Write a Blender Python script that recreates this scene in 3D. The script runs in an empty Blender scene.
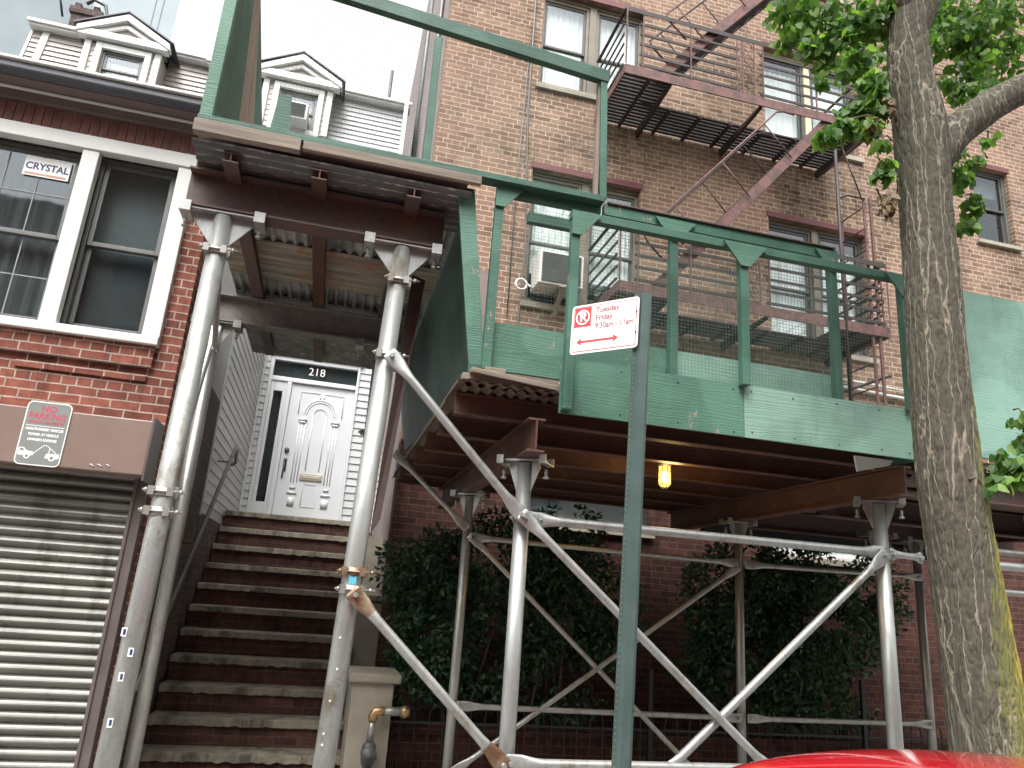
import bpy, bmesh, math, random
from mathutils import Vector, Matrix, noise
R = math.radians
rnd = random.Random(7)
SC = bpy.context.scene
COL = SC.collection

# ---------------------------------------------------------------- camera, sky, sun, exposure
cam_d = bpy.data.cameras.new("camera"); cam = bpy.data.objects.new("camera", cam_d); COL.objects.link(cam)
cam_d.sensor_width = 36.0; cam_d.lens = 733.0 / 1024 * 36.0; cam_d.clip_end = 2000; cam_d.clip_start = 0.05
yaw, pitch, roll = R(13.25), R(16.31), R(4.165)
F = Vector((math.sin(yaw)*math.cos(pitch), math.cos(yaw)*math.cos(pitch), math.sin(pitch)))
rt = Vector((math.cos(yaw), -math.sin(yaw), 0)); up = rt.cross(F)
cr, ci = math.cos(roll), math.sin(roll)
Rv = cr*rt + ci*up; Uv = -ci*rt + cr*up
M = Matrix((Rv, Uv, -F)).transposed().to_4x4(); M.translation = Vector((0, 0, 1.7))
cam.matrix_world = M
SC.camera = cam

SUN_EL, SUN_AZ = 58.0, 205.0      # azimuth: compass-like, the sun stands behind the camera, a little left
world = bpy.data.worlds.new("World"); SC.world = world; world.use_nodes = True
nt = world.node_tree; nt.nodes.clear()
wo = nt.nodes.new('ShaderNodeOutputWorld'); bg = nt.nodes.new('ShaderNodeBackground')
sky = nt.nodes.new('ShaderNodeTexSky'); sky.sky_type = 'NISHITA'; sky.sun_disc = False
sky.sun_elevation = R(SUN_EL); sky.sun_rotation = R(SUN_AZ); sky.air_density = 1.6; sky.dust_density = 8.0; sky.ozone_density = 1.0
hs = nt.nodes.new('ShaderNodeHueSaturation'); hs.inputs['Saturation'].default_value = 0.06; hs.inputs['Value'].default_value = 2.0
nt.links.new(sky.outputs[0], hs.inputs['Color']); nt.links.new(hs.outputs[0], bg.inputs[0]); bg.inputs[1].default_value = 0.15
nt.links.new(bg.outputs[0], wo.inputs[0])
sun_d = bpy.data.lights.new("sun", 'SUN'); sun_d.energy = 0.6; sun_d.angle = R(25); sun_d.color = (1.0, 0.965, 0.92)
sun = bpy.data.objects.new("sun", sun_d); COL.objects.link(sun)
sd = Vector((math.sin(R(SUN_AZ))*math.cos(R(SUN_EL)), math.cos(R(SUN_AZ))*math.cos(R(SUN_EL)), math.sin(R(SUN_EL))))
sun.rotation_euler = sd.to_track_quat('Z', 'Y').to_euler(); sun.location = sd*40
SC.view_settings.view_transform = 'Standard'; SC.view_settings.look = 'None'
SC.view_settings.exposure = 0.52; SC.view_settings.gamma = 1.0
SC.view_settings.use_curve_mapping = False
SC.cycles.max_bounces = 6; SC.cycles.transparent_max_bounces = 24

# ---------------------------------------------------------------- materials
def newmat(name):
    m = bpy.data.materials.new(name); m.use_nodes = True
    n = m.node_tree; n.nodes.clear()
    o = n.nodes.new('ShaderNodeOutputMaterial'); b = n.nodes.new('ShaderNodeBsdfPrincipled')
    n.links.new(b.outputs[0], o.inputs[0])
    return m, n, b
def setin(b, **k):
    for a, v in k.items():
        a = a.replace('_', ' ')
        if a in b.inputs: b.inputs[a].default_value = v
def objcoord(n, scale=(1,1,1), rot=(0,0,0)):
    tc = n.nodes.new('ShaderNodeTexCoord'); mp = n.nodes.new('ShaderNodeMapping')
    mp.inputs['Scale'].default_value = scale; mp.inputs['Rotation'].default_value = rot
    n.links.new(tc.outputs['Object'], mp.inputs[0]); return mp.outputs[0]
def noisetex(n, vec, scale, detail=4, rough=0.6):
    t = n.nodes.new('ShaderNodeTexNoise'); t.inputs['Scale'].default_value = scale
    t.inputs['Detail'].default_value = detail; t.inputs['Roughness'].default_value = rough
    n.links.new(vec, t.inputs['Vector']); return t.outputs['Fac']
def ramp(n, fac, stops):
    r = n.nodes.new('ShaderNodeValToRGB'); e = r.color_ramp.elements
    while len(e) < len(stops): e.new(0.5)
    for i, (p, c) in enumerate(stops): e[i].position = p; e[i].color = (*c, 1)
    n.links.new(fac, r.inputs[0]); return r.outputs[0]
def mixc(n, fac, a, b, mode='MIX'):
    x = n.nodes.new('ShaderNodeMix'); x.data_type = 'RGBA'; x.blend_type = mode
    for s, v in ((0, fac), (6, a), (7, b)):
        if isinstance(v, (int, float)): x.inputs[s].default_value = v
        elif isinstance(v, tuple): x.inputs[s].default_value = (*v, 1)
        else: n.links.new(v, x.inputs[s])
    return x.outputs[2]
def bump(n, b, h, strength=0.3, dist=0.01):
    u = n.nodes.new('ShaderNodeBump'); u.inputs['Strength'].default_value = strength; u.inputs['Distance'].default_value = dist
    n.links.new(h, u.inputs['Height']); n.links.new(u.outputs[0], b.inputs['Normal'])
def mth(n, op, a, b=None):
    x = n.nodes.new('ShaderNodeMath'); x.operation = op
    for s, v in ((0, a), (1, b)):
        if v is None: continue
        if isinstance(v, (int, float)): x.inputs[s].default_value = v
        else: n.links.new(v, x.inputs[s])
    return x.outputs[0]

def mat_plain(name, col, rough=0.6, metal=0.0, var=0.18, scale=6.0, bmp=0.1, stretch=(1,1,1), spec=0.5, dirt=None):
    m, n, b = newmat(name); v = objcoord(n, stretch)
    f = noisetex(n, v, scale, 5)
    lo = tuple(c*(1-var) for c in col); hi = tuple(min(1, c*(1+var)) for c in col)
    c = ramp(n, f, [(0.3, lo), (0.7, hi)])
    if dirt:
        f2 = noisetex(n, objcoord(n, (1,1,.35)), dirt[1], 6, .7)
        k = ramp(n, f2, [(dirt[2], (0,0,0)), (dirt[2]+.12, (1,1,1))])
        c = mixc(n, k, c, dirt[0])
    n.links.new(c, b.inputs['Base Color'])
    setin(b, Roughness=rough, Metallic=metal); b.inputs['Specular IOR Level'].default_value = spec
    if bmp: bump(n, b, noisetex(n, v, scale*6, 3), bmp, 0.004)
    return m

def mat_brick(name, ca, cb, mortar, bw, rh, ms=0.010, sq=6, dark=0.0, stain=0.35, off=(0,0), bump_s=0.6, blotch=None):
    m, n, b = newmat(name)
    tc = n.nodes.new('ShaderNodeTexCoord'); sp = n.nodes.new('ShaderNodeSeparateXYZ'); n.links.new(tc.outputs['Object'], sp.inputs[0])
    u = mth(n, 'ADD', sp.outputs[0], sp.outputs[1]); u = mth(n, 'ADD', u, off[0] + 40.0)
    z = mth(n, 'ADD', sp.outputs[2], off[1])
    cx = n.nodes.new('ShaderNodeCombineXYZ'); n.links.new(u, cx.inputs[0]); n.links.new(z, cx.inputs[1])
    # a little wander so that the joints are not ruler straight
    nz = n.nodes.new('ShaderNodeTexNoise'); nz.inputs['Scale'].default_value = 7.0; nz.inputs['Detail'].default_value = 3; n.links.new(cx.outputs[0], nz.inputs['Vector'])
    vs = n.nodes.new('ShaderNodeVectorMath'); vs.operation = 'SUBTRACT'; n.links.new(nz.outputs['Color'], vs.inputs[0]); vs.inputs[1].default_value = (.5,.5,.5)
    vm = n.nodes.new('ShaderNodeVectorMath'); vm.operation = 'MULTIPLY_ADD'; n.links.new(vs.outputs[0], vm.inputs[0]); vm.inputs[1].default_value = (.014,.012,0); n.links.new(cx.outputs[0], vm.inputs[2])
    br = n.nodes.new('ShaderNodeTexBrick'); n.links.new(vm.outputs[0], br.inputs['Vector'])
    br.offset = 0.5; br.squash = 0.5; br.squash_frequency = sq; br.offset_frequency = 2
    br.inputs['Scale'].default_value = 1.0; br.inputs['Brick Width'].default_value = bw; br.inputs['Row Height'].default_value = rh
    br.inputs['Mortar Size'].default_value = ms*.5; br.inputs['Mortar Smooth'].default_value = 0.25; br.inputs['Bias'].default_value = 0.0
    br.inputs['Color1'].default_value = (*ca, 1); br.inputs['Color2'].default_value = (*cb, 1); br.inputs['Mortar'].default_value = (*mortar, 1)
    c = br.outputs['Color']
    f = noisetex(n, cx.outputs[0], 1.1, 6, .65)
    c = mixc(n, 1.0, c, ramp(n, f, [(0.3, (1-stain,)*3), (0.7, (1.12,)*3)]), 'MULTIPLY')
    f3 = noisetex(n, cx.outputs[0], 45, 3, .7)
    c = mixc(n, 1.0, c, ramp(n, f3, [(0.3, (.84,)*3), (0.75, (1.13,)*3)]), 'MULTIPLY')
    fs = noisetex(n, objcoord(n, (5,5,.35)), 1.6, 6, .7)
    c = mixc(n, 1.0, c, ramp(n, fs, [(.30,(.58,.57,.56)), (.50,(1,1,1))]), 'MULTIPLY')
    fb = noisetex(n, cx.outputs[0], 11, 2, .5)
    c = mixc(n, 1.0, c, ramp(n, fb, [(.35,(.80,.79,.78)), (.65,(1.12,1.1,1.08))]), 'MULTIPLY')
    if blotch:
        f4 = noisetex(n, objcoord(n, (1,1,1)), .8, 4, .6)
        c = mixc(n, mth(n, 'MULTIPLY', ramp(n, f4, [(0.42, (0,0,0)), (0.62, (1,1,1))]), 0.55), c, mixc(n, br.outputs['Fac'], blotch, mortar))
    n.links.new(c, b.inputs['Base Color']); setin(b, Roughness=0.88); b.inputs['Specular IOR Level'].default_value = 0.25
    h = mth(n, 'ADD', mth(n, 'MULTIPLY', mth(n, 'SUBTRACT', 1.0, br.outputs['Fac']), 1.0), mth(n, 'MULTIPLY', f3, 0.35))
    bump(n, b, h, bump_s, 0.006)
    return m

def mat_siding(name, ca, pitch, gap=0.13, lap='z', rough=.5):
    """lapped boards: a thin dark shadow joint under each lap comes from bump, joint colour is dirt in the gap"""
    m, n, b = newmat(name); v = objcoord(n)
    f = noisetex(n, objcoord(n, (.3,.3,6)), 5, 4)
    n.links.new(ramp(n, f, [(.3, tuple(c*.85 for c in ca)), (.7, tuple(min(1,c*1.1) for c in ca))]), b.inputs['Base Color'])
    setin(b, Roughness=rough); bump(n, b, noisetex(n, v, 60, 2), .08, .003)
    return m

def mat_glass(name, tint=(.93,.95,.95), refl=0.25):
    m, n, b = newmat(name)
    o = [x for x in n.nodes if x.type == 'OUTPUT_MATERIAL'][0]
    t = n.nodes.new('ShaderNodeBsdfTransparent'); t.inputs[0].default_value = (*tint, 1)
    g = n.nodes.new('ShaderNodeBsdfGlossy'); g.inputs['Roughness'].default_value = .03; g.inputs[0].default_value = (.9,.95,1,1)
    fr = n.nodes.new('ShaderNodeLayerWeight'); fr.inputs['Blend'].default_value = .5
    mx = n.nodes.new('ShaderNodeMixShader'); k = mth(n, 'ADD', mth(n, 'MULTIPLY', mth(n, 'POWER', fr.outputs['Facing'], 4), .85), refl*.25)
    n.links.new(k, mx.inputs[0]); n.links.new(t.outputs[0], mx.inputs[1]); n.links.new(g.outputs[0], mx.inputs[2])
    bu = n.nodes.new('ShaderNodeBump'); bu.inputs['Strength'].default_value = .03; bu.inputs['Distance'].default_value = .02
    n.links.new(noisetex(n, objcoord(n), 3.0, 2), bu.inputs['Height']); n.links.new(bu.outputs[0], g.inputs['Normal'])
    n.links.new(mx.outputs[0], o.inputs[0]); return m

def mat_galv(name, col=(.50,.51,.50), rust=None):
    m, n, b = newmat(name); v = objcoord(n, (1,1,.25))
    f = noisetex(n, v, 14, 6, .7); c = ramp(n, f, [(.25, tuple(x*.62 for x in col)), (.5, col), (.8, tuple(min(1,x*1.25) for x in col))])
    f2 = noisetex(n, objcoord(n, (1,1,.6)), 3.2, 7, .75)
    c = mixc(n, ramp(n, f2, [(.56,(0,0,0)), (.66,(.8,.8,.8))]), c, (.20,.155,.10))
    c = mixc(n, ramp(n, noisetex(n, objcoord(n, (1,1,.4)), 38, 5, .8), [(.62,(0,0,0)), (.68,(.8,.8,.8))]), c, (.62,.62,.58))
    if rust: c = mixc(n, ramp(n, noisetex(n, objcoord(n), 9, 5), [(.35,(0,0,0)), (.55,(1,1,1))]), c, rust)
    n.links.new(c, b.inputs['Base Color']); setin(b, Metallic=.6, Roughness=.4)
    n.links.new(ramp(n, f, [(.3,(.5,)*3), (.7,(.3,)*3)]), b.inputs['Roughness'])
    bump(n, b, noisetex(n, objcoord(n), 90, 3), .12, .002); return m

def mat_paint_wood(name, col, wear=(.32,.24,.17), wearlvl=.66, grain=(1,1,12), gs=3.0):
    """plywood under green paint: wavy grain in the relief, chips showing the wood"""
    m, n, b = newmat(name)
    v = objcoord(n, grain)
    w = n.nodes.new('ShaderNodeTexWave'); w.wave_type = 'BANDS'; w.bands_direction = 'Z'; w.inputs['Scale'].default_value = gs*.55
    w.inputs['Distortion'].default_value = 26; w.inputs['Detail'].default_value = 5; w.inputs['Detail Scale'].default_value = .55
    n.links.new(v, w.inputs['Vector'])
    f = noisetex(n, objcoord(n), 3.5, 6, .65)
    c = ramp(n, f, [(.28, tuple(x*.74 for x in col)), (.72, tuple(min(1,x*1.28) for x in col))])
    gm = noisetex(n, objcoord(n), 2.0, 3)
    c = mixc(n, mth(n, 'MULTIPLY', mth(n, 'MULTIPLY', w.outputs['Fac'], gm), .32), c, tuple(x*.62 for x in col))
    fr_ = noisetex(n, objcoord(n, (9,9,.7)), 2.2, 5, .7)          # runs and rain marks
    c = mixc(n, ramp(n, fr_, [(.56,(0,0,0)), (.72,(.5,.5,.5))]), c, tuple(x*.50 for x in col))
    fp = noisetex(n, objcoord(n, (1,1,1.4)), 1.3, 2, .4)          # repainted patches
    c = mixc(n, ramp(n, fp, [(.52,(0,0,0)), (.56,(.5,.5,.5))]), c, tuple(min(1, x*1.35+.02) for x in col))
    f2 = noisetex(n, objcoord(n, (1,1,.5)), 11, 7, .75)
    c = mixc(n, ramp(n, f2, [(wearlvl-.03,(0,0,0)), (wearlvl+.01,(1,1,1))]), c, wear)
    n.links.new(c, b.inputs['Base Color']); setin(b, Roughness=.62)
    h = mth(n, 'ADD', mth(n, 'MULTIPLY', mth(n, 'MULTIPLY', w.outputs['Fac'], gm), .8), noisetex(n, objcoord(n), 70, 2))
    bump(n, b, h, .35, .004); return m

def mat_rust_paint(name, col, rust, lvl=.55, rough=.6, sc=5):
    m, n, b = newmat(name)
    f = noisetex(n, objcoord(n), sc, 7, .72); f2 = noisetex(n, objcoord(n), 30, 4)
    c = mixc(n, ramp(n, f, [(lvl-.05,(0,0,0)), (lvl+.06,(1,1,1))]), ramp(n, f2, [(.3, tuple(x*.75 for x in col)), (.7, tuple(x*1.2 for x in col))]), rust)
    n.links.new(c, b.inputs['Base Color']); setin(b, Roughness=rough); bump(n, b, f2, .3, .003); return m

def mat_leaf(name, a, b_, c_, trans=.35):
    m, n, b = newmat(name)
    o = [x for x in n.nodes if x.type == 'OUTPUT_MATERIAL'][0]
    gi = n.nodes.new('ShaderNodeNewGeometry')
    col = ramp(n, gi.outputs['Random Per Island'], [(0, a), (.55, b_), (1, c_)])
    n.links.new(col, b.inputs['Base Color']); setin(b, Roughness=.5)
    tr = n.nodes.new('ShaderNodeBsdfTranslucent'); n.links.new(mixc(n, 1.0, col, (1.5,1.7,.7), 'MULTIPLY'), tr.inputs[0])
    mx = n.nodes.new('ShaderNodeMixShader'); mx.inputs[0].default_value = trans
    n.links.new(b.outputs[0], mx.inputs[1]); n.links.new(tr.outputs[0], mx.inputs[2]); n.links.new(mx.outputs[0], o.inputs[0])
    return m

MT = {}
MT['brick_apt'] = mat_brick('apartment_brick', (.135,.086,.060), (.305,.205,.145), (.47,.40,.32), .225, .071, .0125, sq=6, blotch=(.30,.17,.125))
MT['brick_apt_low'] = mat_brick('apartment_brick_low', (.052,.021,.017), (.10,.038,.029), (.11,.085,.07), .225, .071, .010, sq=6)  # base colours darkened to deepen the shade under the scaffold deck
MT['brick_left'] = mat_brick('garage_brick', (.155,.052,.038), (.265,.095,.066), (.40,.32,.27), .203, .0675, .012, sq=4, stain=.15)
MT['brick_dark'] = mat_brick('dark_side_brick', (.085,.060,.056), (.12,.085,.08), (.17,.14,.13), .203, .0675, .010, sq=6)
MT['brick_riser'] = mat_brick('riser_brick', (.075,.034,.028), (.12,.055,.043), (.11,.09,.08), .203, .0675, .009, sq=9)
MT['soldier'] = mat_plain('soldier_brick', (.19,.085,.070), .85, var=.25, scale=9, bmp=.3)
MT['mortar'] = mat_plain('mortar', (.33,.27,.23), .9)
MT['white'] = mat_plain('white_trim_paint', (.60,.60,.57), .5, var=.06, scale=3, dirt=((.50,.50,.47), 6, .62))
MT['white_door'] = mat_plain('white_door_paint', (.56,.575,.59), .35, var=.04, scale=3, bmp=.05)
MT['sid_grey'] = mat_siding('grey_siding', (.40,.405,.41), .1)
MT['sid_white'] = mat_siding('pale_siding', (.45,.47,.47), .1)
MT['sid_beige'] = mat_siding('beige_siding', (.36,.33,.305), .1)
MT['side_render'] = mat_plain('apartment_side_render', (.26,.215,.205), .9, var=.2, scale=2)
MT['stucco_grey'] = mat_plain('grey_stucco', (.36,.37,.37), .85, var=.1)
MT['cornice_dark'] = mat_plain('slate_metal', (.085,.090,.105), .5, var=.15)
MT['cornice_brown'] = mat_plain('brown_metal', (.17,.125,.115), .55, var=.12)
MT['shutter_box'] = mat_plain('brown_box_metal', (.21,.145,.12), .42, var=.12, scale=2.5, bmp=.04)
MT['shutter'] = mat_plain('galvanised_shutter', (.165,.160,.142), .42, metal=.45, var=.28, scale=3, stretch=(.5,1,3), dirt=((.085,.078,.065), 4, .54))
MT['shut_rail'] = mat_plain('brown_rail', (.10,.08,.075), .5)
MT['black'] = mat_plain('black_paint', (.018,.018,.020), .45)
MT['dark_in'] = mat_plain('dark_interior', (.030,.033,.036), .9)
MT['alu'] = mat_plain('grey_window_metal', (.12,.122,.115), .45, metal=.2)
MT['bronze'] = mat_plain('brown_window_metal', (.17,.145,.11), .5)
MT['bronze_dark'] = mat_plain('dark_window_metal', (.07,.07,.065), .5)
MT['cream'] = mat_plain('cream_paint', (.60,.54,.36), .6, var=.12)
MT['lintel'] = mat_rust_paint('oxblood_lintel', (.13,.032,.035), (.09,.04,.035), .62)
MT['curtain'] = mat_plain('white_curtain', (.78,.80,.78), .9, var=.12, scale=9, stretch=(1.6,1,.06))
MT['blind'] = mat_plain('grey_blind', (.30,.31,.30), .85, var=.08, scale=2)
MT['blind_dark'] = mat_plain('dark_screen', (.10,.105,.105), .85, var=.25, scale=2)
MT['drape'] = mat_plain('grey_drape', (.17,.17,.165), .9, var=.4, scale=7, stretch=(2.2,1,.08))
MT['glass'] = mat_glass('window_glass')
MT['glass_dark'] = mat_glass('window_glass_dark', tint=(.75,.79,.80), refl=.2)
MT['galv'] = mat_galv('galvanised_steel', (.40,.41,.395))
MT['galv_dull'] = mat_galv('dull_galvanised_steel', (.36,.355,.33))
MT['rusty'] = mat_galv('rusty_steel_end', (.36,.30,.22), rust=(.20,.11,.06))
MT['girder'] = mat_rust_paint('brown_girder', (.085,.055,.048), (.12,.05,.032), .58)
MT['girder_or'] = mat_rust_paint('orange_brown_girder', (.080,.037,.026), (.12,.056,.033), .57)
MT['corr'] = mat_plain('weathered_corrugated_steel', (.26,.265,.245), .55, metal=.3, var=.4, scale=5, dirt=((.50,.50,.46), 14, .56))
def mat_corr_rib_light():
    m, n, b = newmat('worn_corrugated_steel_rib_light')
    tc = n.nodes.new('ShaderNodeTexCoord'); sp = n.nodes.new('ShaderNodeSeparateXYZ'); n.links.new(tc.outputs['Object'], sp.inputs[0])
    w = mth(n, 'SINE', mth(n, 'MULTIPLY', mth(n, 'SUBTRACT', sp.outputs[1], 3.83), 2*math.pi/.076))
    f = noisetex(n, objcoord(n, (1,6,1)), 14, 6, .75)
    k = mth(n, 'ADD', mth(n, 'MULTIPLY', w, -.30), f)      # bright ribs painted in to stand for light, broken by worn flecks
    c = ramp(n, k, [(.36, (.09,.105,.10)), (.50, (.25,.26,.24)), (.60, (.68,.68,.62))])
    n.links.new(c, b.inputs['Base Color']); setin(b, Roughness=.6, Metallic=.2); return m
MT['corr_rib_light'] = mat_corr_rib_light()
MT['girder_grey'] = mat_rust_paint('greyed_girder', (.17,.155,.14), (.13,.10,.08), .6)
MT['corr_tan'] = mat_plain('tan_corrugated_steel', (.235,.215,.165), .65, metal=.1, var=.55, scale=5, stretch=(.35,7,1), dirt=((.26,.11,.045), 2.5, .54))  # rib shading put into the colour as streaks along x, plus rust patches
MT['corr_dk'] = mat_plain('brown_corrugated_steel', (.12,.085,.06), .7, var=.35, scale=6)
MT['green'] = mat_paint_wood('hoarding_green', (.062,.155,.108))
MT['green_dk'] = mat_paint_wood('hoarding_dark_green', (.030,.088,.060), wearlvl=.69)
MT['green_mid'] = mat_paint_wood('hoarding_post_green', (.040,.115,.078))
MT['green_lt'] = mat_paint_wood('faded_hoarding_green', (.165,.285,.225), grain=(.6,1,9), wearlvl=.72)
MT['green_pale'] = mat_paint_wood('pale_hoarding_green', (.215,.375,.305), grain=(.5,1,14), gs=3.5, wearlvl=.74)
MT['ply_grey'] = mat_paint_wood('weathered_plywood', (.060,.105,.088), wear=(.20,.22,.21), wearlvl=.64, grain=(1,8,.6))
MT['wood_grey'] = mat_plain('weathered_plank', (.20,.165,.13), .85, var=.35, scale=4, stretch=(.5,6,6), bmp=.4)
MT['wood_raw'] = mat_plain('raw_timber', (.23,.18,.145), .8, var=.3, scale=4, stretch=(6,6,.5))
MT['wire'] = mat_plain('green_wire', (.09,.15,.12), .6, bmp=0)
MT['fe_red'] = mat_rust_paint('red_oxide_paint', (.145,.062,.056), (.075,.036,.032), .50, sc=7)
MT['fe_dark'] = mat_rust_paint('dark_fire_escape_iron', (.026,.018,.017), (.045,.024,.020), .6)
MT['stone'] = mat_plain('brown_stone_tread', (.20,.178,.135), .85, var=.35, scale=9, bmp=.9, dirt=((.075,.066,.052), 4, .50))
MT['pier'] = mat_plain('cement_render', (.30,.27,.215), .88, var=.18, scale=4, bmp=.3, dirt=((.19,.165,.13), 3, .6))
MT['asphalt'] = mat_plain('asphalt', (.05,.05,.052), .9, var=.3, scale=25, bmp=.4)
MT['concrete'] = mat_plain('sidewalk_concrete', (.30,.29,.27), .9, var=.15, scale=4, bmp=.3)
MT['kerb'] = mat_plain('kerb_stone', (.33,.33,.31), .85)
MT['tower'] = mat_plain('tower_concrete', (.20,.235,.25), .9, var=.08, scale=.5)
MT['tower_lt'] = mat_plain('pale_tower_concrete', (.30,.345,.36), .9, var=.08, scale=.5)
MT['brass'] = mat_plain('brass', (.45,.30,.15), .4, metal=.7)
MT['slot'] = mat_plain('pale_brass_plate', (.42,.39,.31), .4, metal=.3)
MT['iron'] = mat_plain('grey_iron', (.10,.10,.10), .5, metal=.3)
MT['sign_white'] = mat_plain('sign_white', (.82,.82,.80), .35, var=.02)
MT['sign_red'] = mat_plain('sign_red', (.62,.045,.05), .4, var=.05)
MT['sign_text'] = mat_plain('sign_faded_maroon', (.33,.11,.13), .5, var=.05)
MT['sign_grey'] = mat_plain('sign_grey', (.20,.215,.20), .4, var=.05)
MT['sign_pink'] = mat_plain('sign_faded_red', (.42,.07,.10), .5, var=.1)
MT['pole_green'] = mat_plain('sign_post_green', (.085,.130,.118), .45, metal=.3, var=.15, dirt=((.07,.10,.09), 9, .62))
MT['blue'] = mat_plain('blue_print', (.025,.045,.13), .5)
MT['cyan'] = mat_plain('cyan_sticker', (.10,.45,.55), .5)
MT['orange'] = mat_plain('orange_print', (.55,.30,.20), .5)
MT['car_red'] = mat_plain('red_car_paint', (.60,.010,.022), .18, var=.02, bmp=0)
MT['car_red'].node_tree.nodes['Principled BSDF'].inputs['Coat Weight'].default_value = 1.0
MT['car_red'].node_tree.nodes['Principled BSDF'].inputs['Coat Roughness'].default_value = .03
MT['car_glass'] = mat_plain('car_glass', (.012,.014,.016), .06, bmp=0)
MT['tyre'] = mat_plain('tyre', (.02,.02,.02), .8)
MT['chrome'] = mat_plain('alloy', (.5,.5,.52), .25, metal=.8, bmp=0)
MT['stemwood'] = mat_plain('stem_bark', (.10,.075,.05), .9, var=.3, scale=20)
MT['leaf_tree'] = mat_leaf('tree_leaves', (.060,.125,.035), (.110,.215,.060), (.24,.37,.10), .52)
MT['leaf_dry'] = mat_leaf('withered_leaves', (.12,.09,.045), (.20,.14,.08), (.26,.19,.11), .2)
MT['leaf_dark'] = mat_leaf('shrub_leaves', (.012,.038,.022), (.032,.080,.040), (.10,.18,.085), .22)
m, n, b = newmat('lamp_glass'); setin(b, Base_Color=(1,.75,.2,1), Roughness=.3)
b.inputs['Emission Color'].default_value = (1,.60,.08,1); b.inputs['Emission Strength'].default_value = 1.6; MT['lamp'] = m
m, n, b = newmat('lamp_bulb'); b.inputs['Emission Color'].default_value = (1,.85,.5,1); b.inputs['Emission Strength'].default_value = 14.0; MT['bulb'] = m
def mat_bark():
    m, n, b = newmat('tree_bark')
    v = objcoord(n, (1,1,.22))
    vo = n.nodes.new('ShaderNodeTexVoronoi'); vo.feature = 'DISTANCE_TO_EDGE'; vo.inputs['Scale'].default_value = 46
    nz = n.nodes.new('ShaderNodeTexNoise'); nz.inputs['Scale'].default_value = 5; nz.inputs['Detail'].default_value = 4; n.links.new(v, nz.inputs['Vector'])
    ad = n.nodes.new('ShaderNodeVectorMath'); ad.operation = 'MULTIPLY_ADD'; n.links.new(nz.outputs['Color'], ad.inputs[0]); ad.inputs[1].default_value = (.16,.16,.16); n.links.new(v, ad.inputs[2])
    n.links.new(ad.outputs[0], vo.inputs['Vector'])
    f = noisetex(n, objcoord(n), 30, 5)
    c = ramp(n, f, [(.3, (.060,.055,.042)), (.7, (.125,.115,.088))])
    # the pale wandering seams of this bark
    w = n.nodes.new('ShaderNodeTexVoronoi'); w.feature = 'DISTANCE_TO_EDGE'; w.inputs['Scale'].default_value = 19.0
    v2 = objcoord(n, (1,1,.045)); nz2 = n.nodes.new('ShaderNodeTexNoise'); nz2.inputs['Scale'].default_value = 14; nz2.inputs['Detail'].default_value = 3; n.links.new(objcoord(n,(1,1,.6)), nz2.inputs['Vector'])
    a2 = n.nodes.new('ShaderNodeVectorMath'); a2.operation = 'MULTIPLY_ADD'; n.links.new(nz2.outputs['Color'], a2.inputs[0]); a2.inputs[1].default_value = (.045,.045,.01); n.links.new(v2, a2.inputs[2])
    n.links.new(a2.outputs[0], w.inputs['Vector'])
    seam = ramp(n, w.outputs['Distance'], [(.0,(1,1,1)), (.05,(0,0,0))])
    brk = ramp(n, noisetex(n, objcoord(n,(1,1,.6)), 5.0, 3), [(.34,(0,0,0)), (.46,(1,1,1))])
    c = mixc(n, mixc(n, 1.0, seam, brk, 'MULTIPLY'), c, (.30,.26,.20))
    # moss and yellow lichen low on the street side
    sp = n.nodes.new('ShaderNodeSeparateXYZ'); tc = n.nodes.new('ShaderNodeTexCoord'); n.links.new(tc.outputs['Object'], sp.inputs[0])
    nx = n.nodes.new('ShaderNodeNewGeometry'); s2 = n.nodes.new('ShaderNodeSeparateXYZ'); n.links.new(nx.outputs['Normal'], s2.inputs[0])
    side = mth(n, 'ADD', s2.outputs[0], mth(n, 'MULTIPLY', mth(n, 'SUBTRACT', 2.3, sp.outputs[2]), .55))
    mo = mth(n, 'ADD', side, mth(n, 'MULTIPLY', noisetex(n, objcoord(n,(1,1,.5)), 9, 6, .7), 1.3))
    c = mixc(n, mth(n, 'MULTIPLY', ramp(n, mo, [(.72,(0,0,0)), (1.0,(.85,.85,.85))]), .8), c, (.17,.175,.045))
    mo2 = mth(n, 'ADD', mth(n, 'ADD', s2.outputs[0], mth(n, 'MULTIPLY', mth(n, 'SUBTRACT', 1.9, sp.outputs[2]), .3)), mth(n, 'MULTIPLY', noisetex(n, objcoord(n), 18, 6, .7), .9))
    inner = ramp(n, mo2, [(.0,(0,0,0)), (.99,(0,0,0)), (1.0,(0,0,0))])
    k = n.nodes.new('ShaderNodeMapRange'); k.inputs[1].default_value = .76; k.inputs[2].default_value = 1.08; n.links.new(mo2, k.inputs[0])
    c = mixc(n, k.outputs[0], c, (.42,.34,.055))
    n.links.new(c, b.inputs['Base Color']); setin(b, Roughness=.92); b.inputs['Specular IOR Level'].default_value = .2
    h = mth(n, 'ADD', mth(n, 'MULTIPLY', ramp(n, vo.outputs['Distance'], [(0,(0,0,0)), (.22,(1,1,1))]), .8), mth(n, 'MULTIPLY', f, .4))
    h = mth(n, 'ADD', h, mth(n, 'MULTIPLY', seam, .5)); bump(n, b, h, .6, .008); return m
MT['bark'] = mat_bark()

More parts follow.
